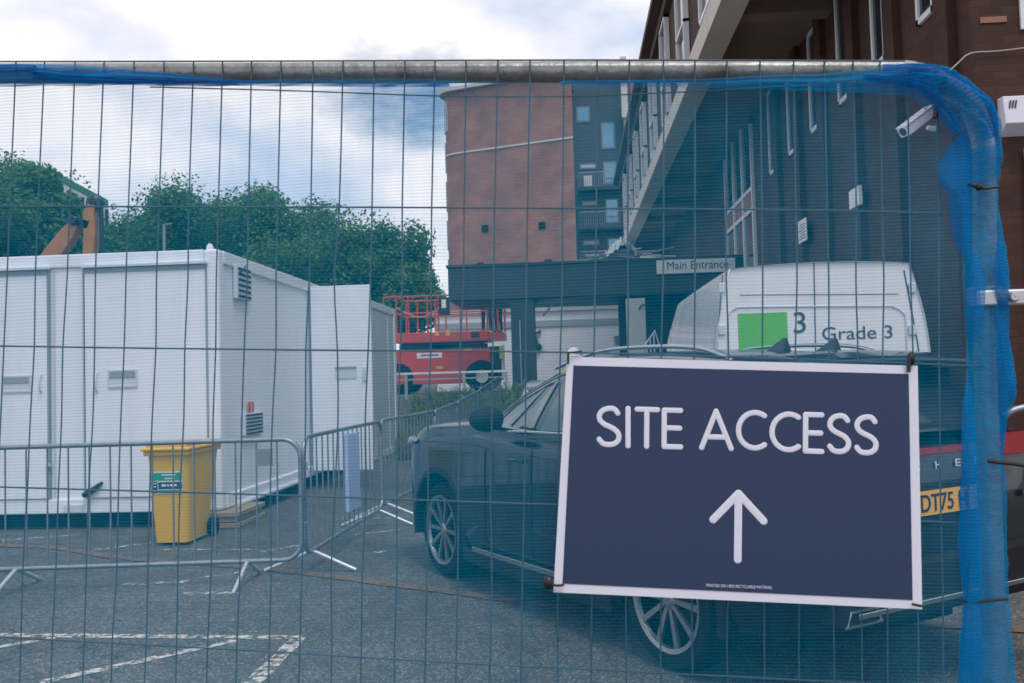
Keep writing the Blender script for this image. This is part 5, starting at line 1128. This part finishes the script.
def person(loc, hgt, rz, label, top='hivis', arms=0.0, helmet=True, lower='cloth', group=None):
    k = hgt / 1.75
    t = empty('person', loc, label, 'person', group, rz)
    V = [(0, 0, .95), (0, 0, 1.12), (0, .0, 1.32), (0, 0, 1.45), (0, .02, 1.53), (0, .03, 1.62), (0, .03, 1.72)]
    Rr = [(.15, .11), (.14, .10), (.17, .11), (.13, .09), (.055, .055), (.085, .095), (.06, .07)]
    E = [(i, i + 1) for i in range(6)]
    for s in (-1, 1):
        o = len(V); V += [(s * .09, 0, .88), (s * .10, .02, .50), (s * .11, -.02, .09), (s * .12, .13, .04)]; Rr += [(.095, .10), (.062, .065), (.045, .05), (.045, .035)]
        E += [(0, o), (o, o + 1), (o + 1, o + 2), (o + 2, o + 3)]
        o = len(V)
        if arms > 0: P_ = [(s * .19, 0, 1.42), (s * .25, .18, 1.50), (s * .20, .38, 1.66), (s * .19, .46, 1.74)]
        else: P_ = [(s * .19, 0, 1.42), (s * .25, -.02, 1.15), (s * .24, .10, .92), (s * .23, .14, .83)]
        V += P_; Rr += [(.06, .06), (.047, .047), (.035, .035), (.04, .025)]; E += [(3, o), (o, o + 1), (o + 1, o + 2), (o + 2, o + 3)]
    me = bpy.data.meshes.new('body'); me.from_pydata([Vector(v) * k for v in V], E, []); o = bpy.data.objects.new('body', me); C.objects.link(o)
    sk = o.modifiers.new('skin', 'SKIN'); sv = me.skin_vertices[0].data
    for i, r in enumerate(Rr): sv[i].radius = (r[0] * k, r[1] * k)
    sv[0].use_root = True
    ss_ = o.modifiers.new('sub', 'SUBSURF'); ss_.levels = 2; ss_.render_levels = 2
    bake(o); me = o.data; me.materials.clear()
    for mm in (M['skin'], M[lower], M[top], M['boots']): me.materials.append(mm)
    for p in me.polygons:
        c = p.center / k; p.use_smooth = True
        p.material_index = 3 if c.z < .12 else 1 if c.z < .98 and abs(c.x) < .2 else 0 if (c.z > 1.51 and abs(c.x) < .14) else 2
        if arms <= 0 and abs(c.x) > .19 and c.z < .90: p.material_index = 0
        if arms > 0 and c.y > .40: p.material_index = 0
    o.parent = t
    b = MB(); b.ball((0, .125 * k, 1.625 * k), .016 * k, 8, 6); b.build('nose', M['skin'], o, local=True)
    if helmet:
        b = MB(); b.lathe([(.155 * k, 1.675 * k), (.125 * k, 1.69 * k), (.122 * k, 1.73 * k), (.105 * k, 1.785 * k), (.06 * k, 1.825 * k), (.001, 1.835 * k)], 20, Matrix.Translation((0, .03 * k, 0))); b.build('hard_hat', M['helmet'], t, local=True, smooth=True)
    return t
q = L_(487, 327, YL + .8); person((q.x, YL + .8, zd1), 1.80, PI, 'worker in dark clothes and white hard hat on the lift, head above the canopy', 'cloth', 1.0)
q = L_(497, 327, YL + 1.0); person((q.x + .05, YL + 1.0, zd1 - .04), 1.62, PI * .8, 'second worker in dark clothes on the lift, head hidden by the canopy', 'cloth', 0.0)
q = atY(574.5, 349, 15.6); person((q.x, 15.6, q.z + .03 - 1.835), 1.75, PI * .9, 'worker beyond the SUV with only a white hard hat showing above the sign', 'hivis', 0.0)

# white knee rail in front of the lift
YK = 21.6
kr = empty('knee_rail', (-3, YK, 1.05), 'low white rail along the top of the weedy bank before the lift', 'rail')
b = MB(); z1 = L_(450, 372.5, YK).z; z2 = L_(450, 378.5, YK).z; xa_, xb2 = L_(398, 372, YK).x - 2, L_(508, 372, YK).x
b.box(xa_, xb2, YK - .03, YK + .03, z1 - .025, z1 + .025); b.build('rail', M['upvc'], kr)
b = MB(); b.box(xa_, xb2, YK - .02, YK + .02, z2 - .018, z2 + .018); b.build('rail', M['greyline'], kr)
for px in (406, 464, 506): x = L_(px, 375, YK).x; b = MB(); b.box(x - .035, x + .035, YK - .024, YK + .024, gz(x, YK) - .05, z1 + .0); b.build('post', M['greyline'], kr)

# weeds on the bank
rr = random.Random(5); b = MB()
for k in range(9000):
    y = rr.uniform(17.2, 21.4); x = rr.uniform(-4.2 + (y - 17) * .1, -1.0)
    if y < 19.3 and x < XC + .45: continue
    if x > -1.9 and y < 18.2: continue
    z = gz(x, y); h = rr.uniform(.15, .5) * (1.0 + .4 * mnoise.noise(Vector((x * 1.3, y * 1.3, 0)))); a = rr.uniform(0, PI); w_ = rr.uniform(.01, .03); lean = Vector((rr.uniform(-.18, .18), rr.uniform(-.18, .18), 0)); d = Vector((math.cos(a) * w_, math.sin(a) * w_, 0))
    p = Vector((x, y, z - .02)); b.add([p - d, p + d, p + lean * .5 + d + Vector((0, 0, h * .6)), p + lean + Vector((0, 0, h))], [(0, 1, 2, 3)])
    if rr.random() < .5:
        c = p + lean * .7 + Vector((0, 0, h * .7)); e = Vector((rr.uniform(-.09, .09), rr.uniform(-.09, .09), rr.uniform(-.03, .07))); f = Vector((-e.y, e.x, rr.uniform(-.03, .03))) * .6; b.add([c, c + e - f * .5, c + e * 1.6, c + e + f * .5], [(0, 1, 2, 3)])
tag(b.build('weeds', M['weed']), 'rough weeds and long grass on the bank beyond the crowd barriers', 'weeds', kind='stuff')

# ------------------------------------------------------------------ trees
def tree(px, ptop, y, r, seed, lm, label, sq=1.0, zb_=1.1, leaves=21000, ls=.10):
    rn = random.Random(seed); tp = atY(px, ptop, y); x = tp.x; ht = tp.z - zb_
    t = empty('broadleaf_tree', (x, y, zb_), label, 'tree', 'trees behind the cabins')
    b = MB(); hc = zb_ + ht * .58; b.tube(spline([(x, y, zb_ - .1), (x + .1, y, zb_ + ht * .2), (x - .1, y, zb_ + ht * .4), (x + .05, y, hc)], 4), [r * .09 * (1 - .055 * i) for i in range(13)], 10)
    lumps = []
    for k in range(34):
        th = rn.uniform(0, 2 * PI); ph = math.acos(rn.uniform(-.75, 1)); q = rn.uniform(.45, .86)
        lumps.append((Vector((x + r * q * math.sin(ph) * math.cos(th), y + r * q * math.sin(ph) * math.sin(th), hc - ht * .02 + sq * r * 1.02 * q * math.cos(ph))), r * rn.uniform(.24, .40)))
    zmax = max(c.z + q for c, q in lumps); sh = tp.z - zmax
    lumps = [(c + Vector((0, 0, sh)), q) for c, q in lumps]
    for c, q in lumps[::2]:
        s0 = Vector((x, y, zb_ + ht * rn.uniform(.25, .5))); b.tube(spline([s0, s0.lerp(c, .5) + Vector((0, 0, -.15)), c], 3), [.10, .09, .08, .065, .05, .035, .02], 6)
    b.build('trunk', M['bark'], t, smooth=True)
    vs = []; fs = []
    for i in range(leaves):
        c, q = lumps[rn.randrange(len(lumps))]
        d = Vector((rn.gauss(0, 1), rn.gauss(0, 1), rn.gauss(0, 1))).normalized(); p = c + d * q * (rn.random() ** .35) * (1.0 + .25 * rn.random())
        n = (d + Vector((rn.gauss(0, .6), rn.gauss(0, .6), rn.gauss(0.3, .6)))).normalized(); u = n.orthogonal().normalized(); u.rotate(Matrix.Rotation(rn.uniform(0, 2 * PI), 3, n)); v = n.cross(u); s_ = ls * rn.uniform(.6, 1.25)
        o = len(vs); vs += [p - u * s_, p - v * s_ * .55 + n * s_ * .1, p + u * s_, p + v * s_ * .55 + n * s_ * .1]; fs.append((o, o + 1, o + 2, o + 3))
    b = MB(); b.add(vs, fs); b.build('crown', M[lm], t)
tree(2, 153, 36, 3.3, 1, 'leaf3', 'tall leafy tree at the left frame edge behind the white cabin')
tree(28, 164, 31, 1.7, 2, 'leaf1', 'leafy tree just left of the green-eaved roof')
tree(92, 222, 31, 1.8, 3, 'leaf2', 'low tree between the excavator arm and the lamp post', leaves=10000)
tree(168, 177, 40, 2.9, 4, 'leaf2', 'leafy tree directly behind the thin lamp post')
tree(218, 192, 42, 2.6, 5, 'leaf1', 'leafy tree above the cabin corner, between two taller crowns')
tree(272, 178, 40, 3.2, 6, 'leaf2', 'tallest rounded tree above the open cabin door')
tree(338, 203, 38, 3.2, 7, 'leaf1', 'broad tree right of the tallest crown')
tree(378, 222, 36.5, 2.3, 8, 'leaf2', 'tree with a loose right edge nearest the sky gap')
tree(406, 262, 35, 1.45, 9, 'leaf3', 'small low tree behind the red lift guard rails', leaves=8000)
tree(300, 232, 34, 2.6, 10, 'leaf2', 'dark lower tree just over the open cabin door', leaves=12000)
tree(132, 205, 42, 2.2, 12, 'leaf1', 'leafy tree just right of the excavator arm', leaves=10000)
tree(20, 195, 30, 2.2, 13, 'leaf2', 'darker low tree behind the lower excavator boom', leaves=10000)

# green-eaved roof beyond the trees
YQ = 33
a = atY(50, 173, YQ); c = atY(107, 203, YQ + 6)
gb = empty('green_roofed_building', (a.x, YQ + 4, 1), 'pale building with a green eave showing between the left trees', 'building')
b = MB(); u0 = a + (a - c) * .04; b.bar(u0, c, .12, .26); b.build('eave', M['grn'], gb)
b = MB(); b.prism([Vector((u0.x, u0.y + .1, 1)), Vector((c.x, c.y + .1, 1)), Vector((c.x, c.y + .1, c.z - .14)), Vector((u0.x, u0.y + .1, u0.z - .14))], (-3, 3, 0)); b.build('wall', M['render'], gb)
dv = (c - u0)
for k in range(9):
    p = u0 + dv * ((k + .5) / 9); b = MB(); b.bar(p + Vector((0, .06, -.35)), p + Vector((0, .06, -1.1 - .2 * (k % 3))), .05, .3); b.build('window', M['darkglass'], gb)
# lamp post
lp = atY(164, 225, 30); lb_ = empty('lamp_post', (lp.x, 30, .9), 'thin grey lamp post with a short arm above the cabin roof', 'lamp post')
b = MB(); b.tube([(lp.x, 30, .9), (lp.x, 30, 4), (lp.x, 30, lp.z)], [.09, .07, .05], 10); b.build('post', M['galv'], lb_, smooth=True)
b = MB(); b.bar((lp.x - .05, 30, lp.z), (lp.x + .28, 30, lp.z + .04), .1, .05); b.build('lamp_head', M['grey'], lb_)

# ------------------------------------------------------------------ excavator behind the cabin
YX = 22.0
def X_(px, py, o=0): return atY(px, py, YX + o)
foot = X_(30, 282); gx = gz(foot.x, YX)
ex = empty('excavator', (foot.x - 1, YX, gx), 'orange excavator behind the white cabin, only its folded arm showing', 'excavator')
def arm(name, cl, ws, mt=M['orange'], th=.30):
    b = MB(); cl = [Vector(p) for p in cl]; up = []; dn = []
    for i, p in enumerate(cl):
        t = (cl[min(i + 1, len(cl) - 1)] - cl[max(i - 1, 0)]).normalized(); n = Vector((-t.z, 0, t.x)); up.append(p + n * ws[i] / 2); dn.append(p - n * ws[i] / 2)
    b.prism([v + Vector((0, -th / 2, 0)) for v in up + dn[::-1]], (0, th, 0)); return b.build(name, mt, ex, bevel=.02)
bo = arm('boom', [X_(12, 330), X_(34, 284), X_(55, 254), X_(70, 234), X_(79, 222)], [.34, .46, .44, .38, .2])
st_ = arm('stick', [X_(95, 202), X_(91, 214), X_(92, 236), X_(90, 262), X_(88, 300)], [.14, .30, .30, .26, .2])
q = X_(77, 222); b = MB(); b.tube([q + Vector((0, -.3, 0)), q + Vector((0, .3, 0))], .12, 12); b.build('pivot_pin', M['black'], bo)
b = MB(); b.bar(X_(79, 222), X_(91, 226), .3, .2); b.build('link', M['black'], ex)
b = MB(); b.tube([X_(101, 204), X_(102, 240), X_(103, 262)], .055, 8); b.build('hydraulic_ram', M['black'], ex, smooth=True)
b = MB(); b.tube([X_(52, 250, -.05), X_(76, 219, -.05)], .05, 8); b.build('hydraulic_ram', M['black'], ex, smooth=True)
b = MB(); b.ball(X_(95, 203), .24, 10, 8, (1, .7, 1)); b.build('bucket_link', M['black'], ex)
b = MB(); q = X_(97, 300); b.prism([q + Vector(v) for v in [(-.5, -.4, 0), (.1, -.4, .1), (.4, -.4, -.3), (.3, -.4, -.8), (-.2, -.4, -.9), (-.05, -.4, -.45)]], (0, .8, 0)); b.build('bucket', M['black'], ex)
x = foot.x - 1.4
b = MB(); b.box(x - 1.6, x + 1.3, YX - .9, YX + .9, gx + .95, gx + 1.75); b.build('body', M['orange'], ex, bevel=.08)
b = MB(); b.box(x + .1, x + 1.2, YX - .9, YX + .05, gx + 1.76, gx + 2.5); b.build('cab', M['darkglass'], ex, bevel=.06)
for s in (-1, 1):
    b = MB(); b.prism(spline([Vector((x + a_, YX + s * .95 - .25, gx + z_)) for a_, z_ in [(-1.5, .02), (1.3, .02), (1.75, .35), (1.5, .78), (-1.6, .78), (-1.95, .4)]], 4, True), (0, .5, 0)); b.build('track', M['black'], ex)
